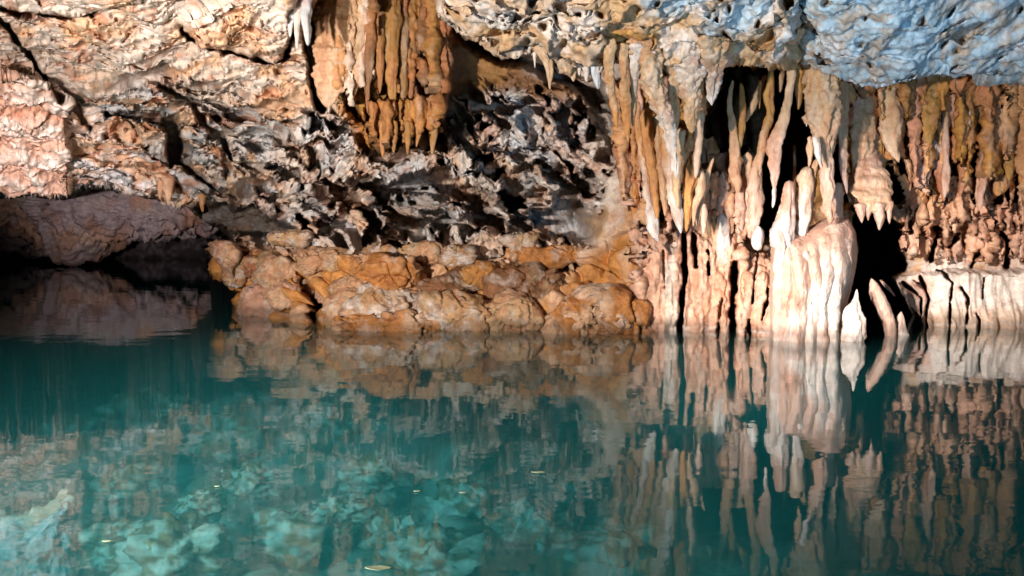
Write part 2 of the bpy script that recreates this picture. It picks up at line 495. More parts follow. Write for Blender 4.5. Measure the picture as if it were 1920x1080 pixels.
# region weights
karst = soft([(560, 215), (640, 190), (700, 285), (800, 290), (840, 190), (880, 165), (1010, 150), (1110, 180), (1170, 260), (1160, 300),
              (1110, 340), (1110, 450), (1050, 500), (900, 480), (760, 470), (600, 480), (430, 450), (400, 400), (480, 330), (540, 270)], 30, 16)
shing = soft([(135, 190), (280, 130), (420, 160), (560, 200), (600, 300), (500, 440), (380, 420), (300, 375), (140, 370)], 30, 16)
plain = soft([(-1300, -600), (590, -600), (590, 210), (420, 180), (290, 140), (135, 190), (100, 150), (-1300, 100)], 25, 12)
flute = np.clip(soft([(1180, 90), (3300, 90), (3300, 500), (1690, 470), (1440, 460), (1200, 460)], 25, 8) + soft([(600, -300), (830, -300), (830, 280), (690, 280), (620, 190)], 15, 8), 0, 1)
brownm = soft([(690, -300), (860, -300), (960, 110), (1080, 170), (1020, 190), (930, 165), (860, 190), (825, 280), (720, 285), (690, 150)], 14, 9)
boul = soft([(380, 440), (600, 470), (900, 480), (1060, 500), (1150, 430), (1215, 440), (1215, 1100), (440, 1100)], 25, 10)

# karst flakes, stretched along a slope down to the right
def turn(P, ang, s1, s2, s3):
    c, s = math.cos(ang), math.sin(ang)
    a = P[..., 0] * c - P[..., 2] * s
    b = P[..., 0] * s + P[..., 2] * c
    return np.stack([a * s1, P[..., 1] * s3, b * s2], -1)

def flakes(Q, tilt=1.0, gap=0.14):
    F1, F2, R, V = worley(Q)
    e = F2 - F1
    h = (0.55 - F1) * 0.7 + tilt * ((R[..., 1] - 0.5) * V[..., 0] + (R[..., 2] - 0.65) * V[..., 2]) + 0.9 * (R[..., 0] - 0.5)
    cr = 1 - sstep(0.02, gap, e)
    return h, cr, R

WA = W3 + 0.22 * warp
h1, c1, R1 = flakes(turn(WA, 0.45, 2.2, 4.6, 2.0), 1.2, 0.22)
h2, c2, R2 = flakes(turn(WA + 0.07 * warp[..., ::-1], 0.6, 6.0, 10.5, 5.0), 1.3, 0.25)
h3, c3, R3 = flakes(turn(WA, 0.5, 3.4, 11.0, 2.6), 1.0, 0.2)
fb = fbm(W3 * 2.2, 6, 0.55, off=4.4)
fbs = fbm(W3 * 2.0, 4, 0.40, off=4.4)
fine = fbm(W3 * 11, 4, 0.6, off=8.8)
rid = 1 - np.abs(fbm(turn(WA, 0.4, 3.0, 7.0, 3.0), 3, 0.55, off=2.2)) * 2
big = sstep(-0.2, 0.5, fbm(W3 * 0.9, 2, off=55.0))

h = np.zeros_like(D)
WB = W3 + 0.20 * warp
und = soft([(590, 330), (900, 300), (1130, 320), (1120, 440), (1050, 490), (900, 470), (620, 440)], 50, 25)
st0 = fbm(W3 * 1.9, 3, off=19.0)
def pockets(Q, lo, hi, off, octv=3):
    return sstep(lo, hi, fbm(Q, octv, 0.5, off=off) + 0.13 * und)
pa = pockets(turn(WB, 0.55, 1.6, 3.6, 1.3), 0.13, 0.19, 61.0, 4)          # winding deep hollows
_na = fbm(turn(WB, 0.55, 1.6, 3.6, 1.3), 4, 0.5, off=61.0) + 0.13 * und
rim = np.exp(-((_na - 0.08) / 0.05) ** 2) * sstep(-.3, .3, st0)
pb = pockets(turn(WB, 0.50, 2.7, 5.2, 2.4), 0.17, 0.23, 67.0)          # smaller ones
pc = pockets(turn(W3 + 0.12 * warp, 0.42, 1.0, 2.5, 4.2), 0.10, 0.25, 71.0)    # long slits sloping down to the right
pd = pockets(turn(W3 + 0.10 * warp, 0.38, 2.0, 5.5, 8.0), 0.12, 0.28, 77.0)
rdg = fbm(turn(WB, 0.4, 1.8, 4.0, 2.2), 6, 0.56, off=2.9)
rdg2 = 1 - 2 * np.abs(rdg)
dens = sstep(-0.9, 0.3, fbm(W3 * 0.8, 2, off=15.0))
rdgb = 1 - 2 * np.abs(fbm(turn(WB, 0.6, 5.0, 8.0, 5.0), 4, 0.55, off=33.9))
blk = (R1[..., 1] - 0.5) * (R1[..., 4] > 0.3)
crease = np.minimum(np.abs(fbm(turn(WB, 0.5, 3.2, 5.0, 4.0), 3, 0.5, off=35.5)) * 3, 1)      # 0 on thin creases
h += karst * (0.13 * fb + 0.04 * rdgb + 0.10 * blk + 0.05 * (crease - 1) + 0.03 * h2)
HOL = np.maximum(HOL, karst * (1.3 + 1.0 * und) * pa * (0.5 + 0.5 * dens))
Fh, _, Rh, _ = worley(turn(W3 + 0.05 * warp, 0.5, 4.2, 6.6, 3.2))
holes = (1 - sstep(0.24, 0.30, Fh + 0.06 * warp[..., 0])) * (Rh[..., 1] > 0.52)
HOL = np.maximum(HOL, karst * (0.6 + 0.4 * und) * pb)
HOL = np.maximum(HOL, np.clip(karst + 0.7 * shing, 0, 1) * 0.55 * holes)
pe = pockets(turn(W3 + 0.06 * warp, 0.36, 3.6, 9.0, 13.0), 0.17, 0.3, 101.0)
pf = pockets(turn(W3 + 0.05 * warp, 0.5, 7.0, 16.0, 19.0), 0.2, 0.34, 107.0)
HOL = np.maximum(HOL, (shing * (1 - 0.6 * karst) + 0.75 * plain * sstep(-30, 60, PY) + 0.5 * pinkm) * np.maximum(0.16 * pe * dens, 0.07 * pf))
HOL = np.maximum(HOL, karst * np.maximum(0.16 * pe, 0.06 * pf))
h += shing * (1 - karst) * (0.10 * fbs + 0.025 * rdg2 + 0.012 * rdgb + 0.03 * h3)
HOL = np.maximum(HOL, shing * (1 - karst) * np.maximum(0.8 * pc * dens, 0.30 * pd))
HOL = np.maximum(HOL, shing * (1 - karst) * 0.3 * pb * (dens > 0.5))
# shallow pits and chips on the plainer rock
Fp, _, Rp, _ = worley(W3 * np.array([3.4, 2.4, 4.4], F32) + 0.5 * warp)
pit = (1 - sstep(0.12, 0.34, Fp)) * (Rp[..., 0] > 0.62)
h += plain * (0.11 * fbs + 0.012 * rdg2 - 0.05 * pit)
HOL = np.maximum(HOL, plain * (0.25 * pc * big * (1 - sstep(0, 250, -PY)) + 0.16 * pit * (Rp[..., 1] > 0.5)))
vfl = fbm(W3 * np.array([5.5, 3.0, 0.55], F32) + 0.25 * warp, 4, 0.55, off=12.0)
h += flute * (1 - TIER) * (0.16 * vfl) + TIER * (0.05 * vfl + 0.05 * fbm(W3 * np.array([9.0, 6.0, 5.0], F32), 3, 0.55, off=14.0))
Fq, Fq2, Rq, Vq = worley(W3 * np.array([2.6, 1.8, 3.6], F32) + 0.35 * warp)
h += boul * (1 - karst) * (0.34 * (0.6 - Fq) + 0.05 * fb - 0.10 * (1 - sstep(0.0, 0.13, Fq2 - Fq)))
pv = fbm(W3 * np.array([3.0, 2.0, 0.9], F32) + 0.3 * warp, 5, 0.55, off=3.0)
h += pinkm * 0.10 * pv
h += (bank + lowr) * 0.05 * fbm(W3 * np.array([7, 5, 1.0], F32), 3, off=5.0)
h += (0.02 * fb + 0.008 * fine) * (1 - 0.6 * np.clip(bank + lowr, 0, 1))
h *= np.where(far > 0.5, 1.5, 1.0)

amp_ch = 0.018 * np.clip(karst + 0.5 * shing, 0, 1) + 0.002
step_ok = (1 - sstep(0.02, 0.2, far) * (1 - sstep(0.8, 0.98, far)))
HOL = HOL * (1 - far) * np.where(TIER > 0.5, np.where(rec > 1.4, 1.0, 0.0), 1.0)
HOL = np.where(TIER > .5, np.where(HOL > 0.2, HOL, 0), HOL)
HOL = np.maximum(HOL, CRK * (1 - far))
P = unproj(PX, PY, D + HOL)
Pn = P + N * (h * step_ok)[..., None]

# mineral colours of the rock, with shade painted into hollows and undercut
c = np.zeros(D.shape + (3,), F32)
st1 = sstep(-0.1, 0.55, fbm(W3 * 1.7, 4, 0.6, off=21.0))
st2 = sstep(0.0, 0.6, fbm(W3 * 3.6, 4, 0.6, off=27.0))
c[:] = lerp(PALE, TAN, st1)
c = lerp(c, RUST, 0.45 * st2 * (1 - karst))
kc = lerp(PALE, GREY, 0.75 * sstep(-.3, .3, fbm(WB * 2.0, 3, off=51.0)))
kc = kc * 1.12; kc = lerp(kc, RUST, 0.65 * rim); kc = lerp(kc, PEACH, 0.65 * sstep(0.0, 0.4, rdg)); kc = lerp(kc, RUST, 0.4 * sstep(0.0, 0.45, fbm(turn(WB, .5, 3, 5, 4), 4, 0.6, off=83.0)))
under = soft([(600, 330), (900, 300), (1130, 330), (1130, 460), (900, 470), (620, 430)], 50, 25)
kc = lerp(kc, DARK * 2.2, 0.55 * under * sstep(-0.2, 0.3, fbm(turn(WB, .5, 2, 4, 3), 4, 0.6, off=88.0)))  # shade of the undercut painted in, broken up like dark mineral stain
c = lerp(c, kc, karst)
sc_ = lerp(PALE, GREY, 0.7 * sstep(-.2, .3, fbm(WB * 2.0, 3, off=52.0)))
sc_ = lerp(sc_, PEACH, 0.85 * sstep(-.05, .35, rdg)); sc_ = lerp(sc_, RUST, 0.7 * sstep(0.25, 0.6, fbm(W3 * 3.2 + 0.4 * warp, 4, 0.6, off=93.0)))
c = lerp(c, sc_, shing * (1 - karst))
pl_ = lerp(PALE, PEACH, np.clip(0.85 * st1 + 0.4 * st2, 0, 1)); pl_ = lerp(pl_, RUST, 0.6 * sstep(0.15, 0.6, fbm(W3 * 4.5 + 0.4 * warp, 5, 0.62, off=47.0)))
pl_ = lerp(pl_, RUST, 0.5 * pit)
c = lerp(c, pl_, plain)
pk = lerp(PINK, WHITE, sstep(-.3, .4, pv))
pk = lerp(pk, RUST, 0.55 * sstep(0.0, 0.6, fbm(W3 * np.array([2.4, 2, 2.0], F32), 4, off=40.0)))
c = lerp(c, pk, pinkm)
fl_ = lerp(OCHRE, ORANGE, st1); fl_ = lerp(fl_, PINK, 0.6 * sstep(330, 460, PY))
fl_ = lerp(fl_, BROWN, 0.5 * st2)
c = lerp(c, fl_, flute)
c = lerp(c, lerp(BROWN, OCHRE, 0.4 * st1), brownm)
c = lerp(c, lerp(TAN, PALE, st1), tanm)
bo = lerp(ORANGE, PEACH, st1); bo = lerp(bo, BROWN, 0.4 * st2)
c = lerp(c, bo, boul * (1 - karst))
lw = lerp(PEACH, WHITE, sstep(-.4, .4, vfl + 0.3 * st1)); lw = lerp(lw, GREY, 0.3 * st2)
c = lerp(c, lw, lowr)
bk = lerp(WHITE, PINK, 0.8 * st1); bk = lerp(bk, PEACH, 0.6 * sstep(560, 600, PY))
c = lerp(c, bk, bank)
tc_ = lerp(TCOL, np.array(_K), 0.75 * sstep(300, 420, PY) * (PX > 1320) * (PY < 500))
tc_ = lerp(tc_, RUST, 0.5 * sstep(0.0, 0.6, fbm(W3 * np.array([7, 6, 1.6], F32), 4, 0.6, off=31.0)))
tc_ = lerp(tc_, PALE, 0.22 * sstep(0.05, 0.6, fbm(W3 * np.array([8, 6, 1.9], F32), 4, 0.6, off=35.0)))
c = lerp(c, tc_, TIER)
c = lerp(c, DARK, np.clip(rec / 1.6, 0, 1) * 0.75 * (1 - TIER))  # shade of the deep recesses put into the rock colour
crust = np.exp(-((P[..., 2] - 0.035 - 0.015 * wob) / 0.018) ** 2) * (1 - far)
c = lerp(c, PALE * 1.2, 0.7 * crust * sstep(-.5, .3, wob2))
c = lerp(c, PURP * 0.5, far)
c = lerp(c, DARK * .6, sstep(0.0, 0.06, far) * (1 - sstep(0.97, 1.0, far)) * sstep(440, 500, PY))  # shaded end of the wall by the far pool, painted near black
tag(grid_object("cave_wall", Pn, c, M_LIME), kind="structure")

# ------------------------------------------------------------------ cave roof over the viewer, with an unseen hole shaped to steer sun onto the bed
gx = np.linspace(-13, 13, 150); gy = np.linspace(-9, 6.0, 110)
X, Y = np.meshgrid(gx, gy)
Z = 4.0 - 0.35 * np.maximum(np.abs(X) - 7.5, 0) ** 2 - 0.5 * np.maximum(-Y - 5.0, 0) ** 2
Z += 0.35 * fbm(np.stack([X * 0.8, Y * 0.8, X * 0], -1), 4)
hole = ((X + 6.5) / 3.0) ** 2 + ((Y - 0.1) / 3.4) ** 2 + 0.35 * fbm(np.stack([X, Y, X * 0 + 5], -1), 2) < 1
RP = np.stack([X, Y, Z], -1)
tag(grid_object("cave_roof", RP, lerp(PALE, TAN, sstep(-.4, .4, Z - 4)), M_LIME, skip=hole[:-1, :-1]), kind="structure")

# ------------------------------------------------------------------ pool bed
gx = np.linspace(-26, 14, 240); gy = np.linspace(-9, 30, 240)
X, Y = np.meshgrid(gx, gy)
Q = np.stack([X, Y, X * 0], -1)
BZ = -1.25 + 0.3 * fbm(Q * 0.7, 4) - 0.25 * sstep(0, 4, X)
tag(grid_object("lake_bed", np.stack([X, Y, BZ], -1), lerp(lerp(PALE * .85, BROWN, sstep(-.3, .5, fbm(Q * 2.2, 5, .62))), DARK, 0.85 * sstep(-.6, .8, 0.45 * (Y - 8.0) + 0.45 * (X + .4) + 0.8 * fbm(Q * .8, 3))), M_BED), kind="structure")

# ------------------------------------------------------------------ water
def water_material():
    m = bpy.data.materials.new("pool_water")
    m.use_nodes = True
    nt = m.node_tree; nt.nodes.clear(); L = nt.links.new
    out = nt.nodes.new("ShaderNodeOutputMaterial")
    tr = nt.nodes.new("ShaderNodeBsdfTransparent"); tr.inputs[0].default_value = (0.95, 0.98, 0.98, 1)
    gl = nt.nodes.new("ShaderNodeBsdfGlossy"); gl.inputs["Roughness"].default_value = 0.015
    gl.inputs[0].default_value = (0.95, 0.97, 1.0, 1)
    lw = nt.nodes.new("ShaderNodeLayerWeight"); lw.inputs["Blend"].default_value = 0.5
    pw = nt.nodes.new("ShaderNodeMath"); pw.operation = 'POWER'; pw.inputs[1].default_value = 5.0
    fr = nt.nodes.new("ShaderNodeMath"); fr.operation = 'MULTIPLY_ADD'; fr.inputs[1].default_value = 0.97; fr.inputs[2].default_value = 0.028
    L(lw.outputs["Facing"], pw.inputs[0]); L(pw.outputs[0], fr.inputs[0])
    mx = nt.nodes.new("ShaderNodeMixShader")
    tc = nt.nodes.new("ShaderNodeTexCoord")
    mp = nt.nodes.new("ShaderNodeMapping"); mp.inputs["Scale"].default_value = (0.9, 1.6, 1)
    L(tc.outputs["Object"], mp.inputs["Vector"])
    n = nt.nodes.new("ShaderNodeTexNoise"); n.inputs["Scale"].default_value = 1.6
    n.inputs["Detail"].default_value = 4; n.inputs["Roughness"].default_value = 0.45
    L(mp.outputs[0], n.inputs["Vector"])
    bp = nt.nodes.new("ShaderNodeBump"); bp.inputs["Strength"].default_value = 0.5; bp.inputs["Distance"].default_value = 0.0065
    L(n.outputs["Fac"], bp.inputs["Height"])
    L(bp.outputs[0], gl.inputs["Normal"]); L(bp.outputs[0], lw.inputs["Normal"])
    L(fr.outputs[0], mx.inputs[0]); L(tr.outputs[0], mx.inputs[1]); L(gl.outputs[0], mx.inputs[2])
    L(mx.outputs[0], out.inputs["Surface"])
    ab = nt.nodes.new("ShaderNodeVolumeAbsorption"); ab.inputs["Color"].default_value = (0.05, 0.62, 0.68, 1)
    ab.inputs["Density"].default_value = 0.56
    scn = nt.nodes.new("ShaderNodeVolumeScatter"); scn.inputs["Color"].default_value = (0.12, 0.8, 0.82, 1)
    scn.inputs["Density"].default_value = 0.085
    ad = nt.nodes.new("ShaderNodeAddShader")
    L(ab.outputs[0], ad.inputs[0]); L(scn.outputs[0], ad.inputs[1]); L(ad.outputs[0], out.inputs["Volume"])
    return m

def box(name, lo, hi, mat):
    v = [(x, y, z) for z in (lo[2], hi[2]) for y in (lo[1], hi[1]) for x in (lo[0], hi[0])]
    f = [(0, 2, 3, 1), (4, 5, 7, 6), (0, 1, 5, 4), (2, 6, 7, 3), (0, 4, 6, 2), (1, 3, 7, 5)]
    me = bpy.data.meshes.new(name); me.from_pydata(v, [], f); me.update()
    me.materials.append(mat)
    o = bpy.data.objects.new(name, me); COL.objects.link(o)
    return o
tag(box("water", (-40, -12, -4.5), (16, 32, 0.0), water_material()), kind="structure")

# ================================================================== THINGS
UID = [0]
def uid():
    UID[0] += 1
    return UID[0] * 3.71

def catmull(K, n):
    K = np.array(K, float)
    if len(K) == 2:
        K = np.stack([K[0], K[0] * .5 + K[1] * .5, K[1]])
    t0 = np.concatenate([[0], np.cumsum(np.maximum(np.hypot(np.diff(K[:, 0]), np.diff(K[:, 1])), 1e-3))])
    t = np.linspace(0, t0[-1], n)
    M = np.gradient(K, t0, axis=0)
    i = np.clip(np.searchsorted(t0, t, side='right') - 1, 0, len(K) - 2)
    hh = (t0[i + 1] - t0[i]); s = (t - t0[i]) / hh
    s = s[:, None]; hh = hh[:, None]
    return (K[i] * (2 * s ** 3 - 3 * s ** 2 + 1) + K[i + 1] * (-2 * s ** 3 + 3 * s ** 2) + M[i] * hh * (s ** 3 - 2 * s ** 2 + s) + M[i + 1] * hh * (s ** 3 - s ** 2))

def spine(name, pts, D, color, mat=None, thick=0.9, flute=0.17, rough=0.17, parent=None, sides=None, tint2=None, close_top=True, ripple=0.03):
    """a dripstone body along a run of (px, py, half width) marks, D metres ahead"""
    s = uid()
    L = sum(math.hypot(b[0] - a[0], b[1] - a[1]) for a, b in zip(pts[:-1], pts[1:]))
    n = int(np.clip(L / 2.5, 14, 150))
    K = catmull([(p[0], p[1], p[2]) for p in pts], n)
    K[:, 2] = np.maximum(K[:, 2], 0.3)
    Ds = D if np.isscalar(D) else np.interp(np.linspace(0, 1, n), np.linspace(0, 1, len(D)), D)
    C = unproj(K[:, 0], K[:, 1], Ds)
    R = K[:, 2] * C[:, 1] / FPX
    wv1 = fbm(np.stack([np.linspace(0, L / 28.0, n), np.zeros(n) + s, np.zeros(n)], -1), 3)
    wv2 = fbm(np.stack([np.linspace(0, L / 22.0, n), np.zeros(n) + s + 5, np.zeros(n)], -1), 3)
    C[:, 0] += 0.2 * R * wv1
    C[:, 1] += 0.28 * R * wv2
    R = R * (1 + 0.13 * wv2)
    m = sides or int(np.clip(R.max() * FPX / C[0, 1] * 1.6, 14, 72))
    t = np.linspace(0, 1, n)
    ends = np.ones(n)
    k = max(2, n // 12)
    rr = np.sqrt(np.clip(1 - (1 - np.arange(k + 1) / k) ** 2, 0, 1))[:k]
    ends[-k:] = np.minimum(ends[-k:], rr[::-1])
    if close_top: ends[:k] = np.minimum(ends[:k], rr)
    ends = np.maximum(ends, 0.02)
    ph = np.linspace(0, 2 * np.pi, m, endpoint=False)
    PH, T = np.meshgrid(ph, t)
    prof = np.ones_like(PH)
    rg = np.random.RandomState(int(s * 10) % 100000)
    for kk in (2, 3, 5, 7):
        prof += flute * rg.uniform(0.3, 1.0) / (kk ** 0.5) * np.cos(kk * PH + rg.uniform(0, 6.28) + 1.2 * np.sin(3 * T + rg.uniform(0, 6)))
    prof *= (1 + ripple * np.sin(T * L / rg.uniform(9, 16) + rg.uniform(0, 6) + 0.6 * np.cos(PH)) * rg.uniform(.3, 1))[...]
    r = (R * ends)[:, None] * prof
    X = C[:, None, 0] + r * np.cos(PH)
    Y = C[:, None, 1] + r * np.sin(PH) * thick
    Z = C[:, None, 2] + 0 * r
    # tilt the rings a little with the run
    Pm = np.stack([X, Y, Z], -1)
    nz = fbm(Pm * np.array([7, 7, 3.0]) + s, 4, 0.55)
    nz2 = fbm(Pm * np.array([22, 22, 9.0]) + s, 3, 0.55)
    dirn = np.stack([np.cos(PH), np.sin(PH), 0 * PH], -1)
    Pm = Pm + dirn * ((R * ends)[:, None] * (rough * 1.5 * nz + rough * 1.15 * nz2))[..., None]
    base = np.asarray(color)
    cc = np.broadcast_to(base, Pm.shape).astype(F32)
    if tint2 is not None:
        cc = lerp(cc, tint2, sstep(0.15, 0.85, T + 0.2 * nz))
    cn = fbm(Pm * np.array([4, 4, 1.5]) + s, 3)
    cn = cn + 0.5 * fbm(Pm * np.array([14, 14, 3.0]) + s, 3)
    cc = lerp(cc, RUST, 0.45 * sstep(0.0, 0.6, cn)); cc = lerp(cc, PALE, 0.25 * sstep(0.0, 0.6, -cn))
    return grid_object(name, Pm, cc, mat or M_FLOW, wv=True, parent=parent)

def blob(name, outline, D, thick, color, mat=None, rough=0.12, parent=None, power=2.0, back=None, nth=110, scale=1.0, tint2=None, fine=1.0, front=None, crease=0.6):
    """closed rock body with a star-shaped outline in photo pixels; outline = polygon or (cx,cy,rx,ry[,superness])"""
    s = uid()
    rg = np.random.RandomState(int(s * 10) % 100000)
    th = np.linspace(0, 2 * np.pi, nth, endpoint=False)
    if isinstance(outline, tuple):
        cx, cy, rx, ry = outline[:4]
        e = outline[4] if len(outline) > 4 else 2.4
        den = (np.abs(np.cos(th)) ** e + np.abs(np.sin(th)) ** e) ** (1 / e)
        ox = rx * np.cos(th) / den; oy = ry * np.sin(th) / den
        wv_ = 1 + 0.2 * fbm(np.stack([np.cos(th) * 1.2, np.sin(th) * 1.2, th * 0], -1) + s, 3)
        ox = ox * wv_; oy = oy * wv_
    else:
        pl = np.array(outline, float)
        q = np.concatenate([pl, pl[:1]])
        dd = np.concatenate([[0], np.cumsum(np.hypot(*np.diff(q, axis=0).T))])
        tt = np.linspace(0, dd[-1], nth, endpoint=False)
        bx = np.interp(tt, dd, q[:, 0]); by = np.interp(tt, dd, q[:, 1])
        for _ in range(2):
            bx = (np.roll(bx, 1) + 2 * bx + np.roll(bx, -1)) / 4; by = (np.roll(by, 1) + 2 * by + np.roll(by, -1)) / 4
        cx, cy = bx.mean(), by.mean()
        ox, oy = bx - cx, by - cy
    rad = np.hypot(ox, oy).max()
    nr = int(np.clip(rad / 2.5, 12, 70))
    sf = np.sin(np.linspace(0.02, np.pi / 2, nr))
    sb = sf[::-1][1::2]
    S = np.concatenate([sf, sb]); 
    Zf = np.concatenate([-(1 - sf ** power) ** (1 / power), 0.6 * (1 - sb ** power) ** (1 / power)])
    px = cx + S[:, None] * ox[None]; py = cy + S[:, None] * oy[None]
    Dm = D if np.isscalar(D) else D(px, py)
    dep = Dm + Zf[:, None] * thick + 0 * px
    if front is not None: dep[:nr] -= (front(px, py) * np.sqrt(np.clip(1 - S ** 4, 0, 1))[:, None])[:nr]
    Pm = unproj(px, py, dep)
    # keep sight lines of the outline: x,z follow depth only slightly
    cen = Pm.reshape(-1, 3).mean(0)
    Nn = normals(Pm, wv=True, out_from=cen)
    size = rad * cen[1] / FPX
    q = Pm / size * scale + s
    F1, F2, R, V = worley(q * 1.25 + 0.45 * np.stack([perlin(q * 1.5 + 3), perlin(q * 1.5 + 7), perlin(q * 1.5 + 11)], -1))
    hh = rough * size * (1.0 * fbm(q * 1.1, 3, 0.45) - crease * (1 - sstep(0.0, 0.11, F2 - F1)) * (R[..., 0] > 0.35) + fine * 0.16 * fbm(q * 5, 5, 0.6) - fine * 0.22 * sstep(0.22, 0.34, fbm(q * 3.4 + 41, 3)) + fine * 0.10 * np.abs(((Pm[..., 2] / size * 2.2 + 0.5 * perlin(q * 1.2 + 5)) % 1.0) - 0.5))
    Pm = Pm + Nn * hh[..., None]
    cc = np.broadcast_to(np.asarray(color), Pm.shape).astype(F32)
    cn = fbm(q * 1.1 + 9, 4, 0.6)
    if tint2 is not None: cc = lerp(cc, tint2, sstep(-0.15, 0.45, cn))
    cn2 = fbm(q * 2.6 + 19, 4, 0.6)
    cc = lerp(cc, RUST, 0.4 * sstep(0.1, 0.7, cn2)); cc = lerp(cc, PALE, 0.4 * sstep(0.1, 0.7, -cn2))
    return grid_object(name, Pm, cc, mat or M_WET, wv=True, parent=parent)

ORD = ["first", "second", "third", "fourth", "fifth", "sixth", "seventh", "eighth", "ninth", "tenth", "eleventh", "twelfth", "thirteenth",
       "fourteenth", "fifteenth", "sixteenth", "seventeenth", "eighteenth", "nineteenth", "twentieth", "twenty-first", "twenty-second", "twenty-third", "twenty-fourth",
       "twenty-fifth", "twenty-sixth", "twenty-seventh", "twenty-eighth", "twenty-ninth", "thirtieth"]

def dripstones(items, where, group, kind="stalactite", cat="stalactite", dd=None):
    """items: (points, D, colour, look words, kwargs) ; labelled in order from the left"""
    def mid(it): return sum(p[0] for p in it[0]) / len(it[0])
    items = sorted(items, key=mid)
    for i, it in enumerate(items):
        pts, D, colr, words = it[:4]
        kw = dict(it[4]) if len(it) > 4 else {}
        if dd is not None and np.isscalar(D): D = [D + q for q in dd]
        o = spine(kind, pts, D, colr, **kw)
        tag(o, f"{words}, {ORD[i]} from left {where}", cat, group)

# ------------------------------------------------------------------ ceiling masses at the top right
def ceiling(name, low, top, Dlow, Dtop, color, tint2, seed, thick=0.5, pits=1.0):
    """rock hanging from the roof: low = lower outline (px,py), body rises to py = top and comes nearer"""
    low = np.array(low, float)
    x = np.arange(low[0, 0], low[-1, 0] + .1, 2.6)
    yl = np.interp(x, low[:, 0], low[:, 1])
    Kk = np.ones(5) / 5
    yl = np.convolve(np.pad(yl, 2, mode='edge'), Kk, mode='valid')
    n = 210
    t = np.linspace(0, 1, n)
    # t 0..0.72 face, ..0.82 lip, ..1 back rising behind
    P = np.zeros((n, len(x), 3))
    for j, tj in enumerate(t):
        if tj < 0.8:
            f = tj / 0.8
            f = f ** 0.45
            y = top + (yl - top) * f
            Dj = Dtop + (Dlow - Dtop) * f
            bul = (1 - f ** 6) 
            P[j] = unproj(x, y, Dj - 0 * x)
            P[j, :, 1] += thick * (1 - (1 - f ** 14) ** 0.5)
            P[j] = unproj(x, y, Dj + thick * (1 - (1 - min(f, 1) ** 14) ** 0.5) - 0 * x)
        else:
            f = (tj - 0.8) / 0.2
            P[j] = unproj(x, yl - 160 * f, Dlow + thick + 1.4 * f)
    # round the two side ends
    a = np.clip(np.minimum(np.arange(len(x)), np.arange(len(x))[::-1]) / 22.0, 0, 1)
    P[..., 1] += 0.7 * (1 - np.sqrt(1 - (1 - a) ** 2))[None, :]
    N = normals(P, toward=CAM)
    q = P.astype(F32) + seed
    wq = np.stack([fbm(q * 1.4, 3, off=k * 5.3) for k in (1, 2, 3)], -1)
    F1, F2, R, V = worley(q * np.array([3.2, 2.4, 3.6], F32) + 0.5 * wq)
    pt = (1 - sstep(0.20, 0.32, F1 + 0.05 * wq[..., 0])) * (R[..., 0] > 0.62)
    F1c, _, Rc, _ = worley(q * np.array([1.9, 1.5, 2.3], F32) + 0.5 * wq)
    ptc = (1 - sstep(0.16, 0.30, F1c + 0.09 * wq[..., 1])) * (Rc[..., 1] > 0.55)
    F1b, F2b, Rb, Vb = worley(q * np.array([7.5, 6, 9.5], F32) + 0.6 * wq)
    ptb = (1 - sstep(0.2, 0.32, F1b)) * (Rb[..., 0] > 0.66)
    h = 0.17 * fbm(q * 1.0, 3, 0.42)  + 0.055 * fbm(q * np.array([3.2, 3.0, 5.5]) + 0.6 * wq, 5, 0.58) + 0.016 * fbm(q * 14, 3, .6)
    V = P - CAM
    V = V / np.linalg.norm(V, axis=-1, keepdims=True)
    lf = 1 - sstep(-0.2, 1.6, P[..., 0])          # the tan, rotten left part
    wq2 = q + 0.12 * wq
    hol = sstep(0.14, 0.24, fbm(wq2 * np.array([3.2, 2.6, 3.6]), 3, 0.5, off=121.0)) * (0.35 + 0.65 * lf)
    hol2 = sstep(0.16, 0.30, fbm(wq2 * np.array([7.0, 6, 8.0]), 3, 0.5, off=127.0)) * (0.25 + 0.75 * lf)
    dpt = pits * np.maximum(np.maximum(np.maximum(0.34 * pt, 0.24 * ptc), 0.18 * ptb), np.maximum(0.30 * hol, 0.13 * hol2) * (pits > 1))
    dpt = dpt + 0.09 * (1 - lf) * sstep(0.2, 0.32, fbm(q * np.array([1.6, 2.0, 6.5]) + 0.3 * wq, 3, 0.5, off=131.0))
    P = P + N * h[..., None] + V * dpt[..., None]
    P[..., 2] += 0.02 * wq[..., 1] * lf
    cn = fbm(q * 1.5, 4, 0.6, off=70.0)
    cc = lerp(color, tint2, sstep(-0.05, 0.45, cn))
    cc = lerp(cc, BLUE, 0.8 * sstep(-0.1, 0.35, fbm(q * 1.2, 3, off=77.0)) * sstep(-1.2, 1.4, P[..., 0]))  # blue cast of the cool light put into the rock colour
    cc = lerp(cc, OCHRE, np.clip(0.5 * pt + 0.85 * sstep(.0, .5, (1 - sstep(0.16, 0.42, F1c + 0.09 * wq[..., 1])) * (Rc[..., 1] > 0.55)) + 0.5 * ptb, 0, 1))
    cc = lerp(cc, TAN * .8, 0.6 * sstep(0.1, 0.5, fbm(q * 2.4 + .4 * wq, 5, 0.62, off=140.0)))
    cc = lerp(cc, TAN, 0.5 * sstep(0.15, 0.6, fbm(q * 4, 4, 0.6, off=90.0)))
    return grid_object(name, P, cc, M_LIME)

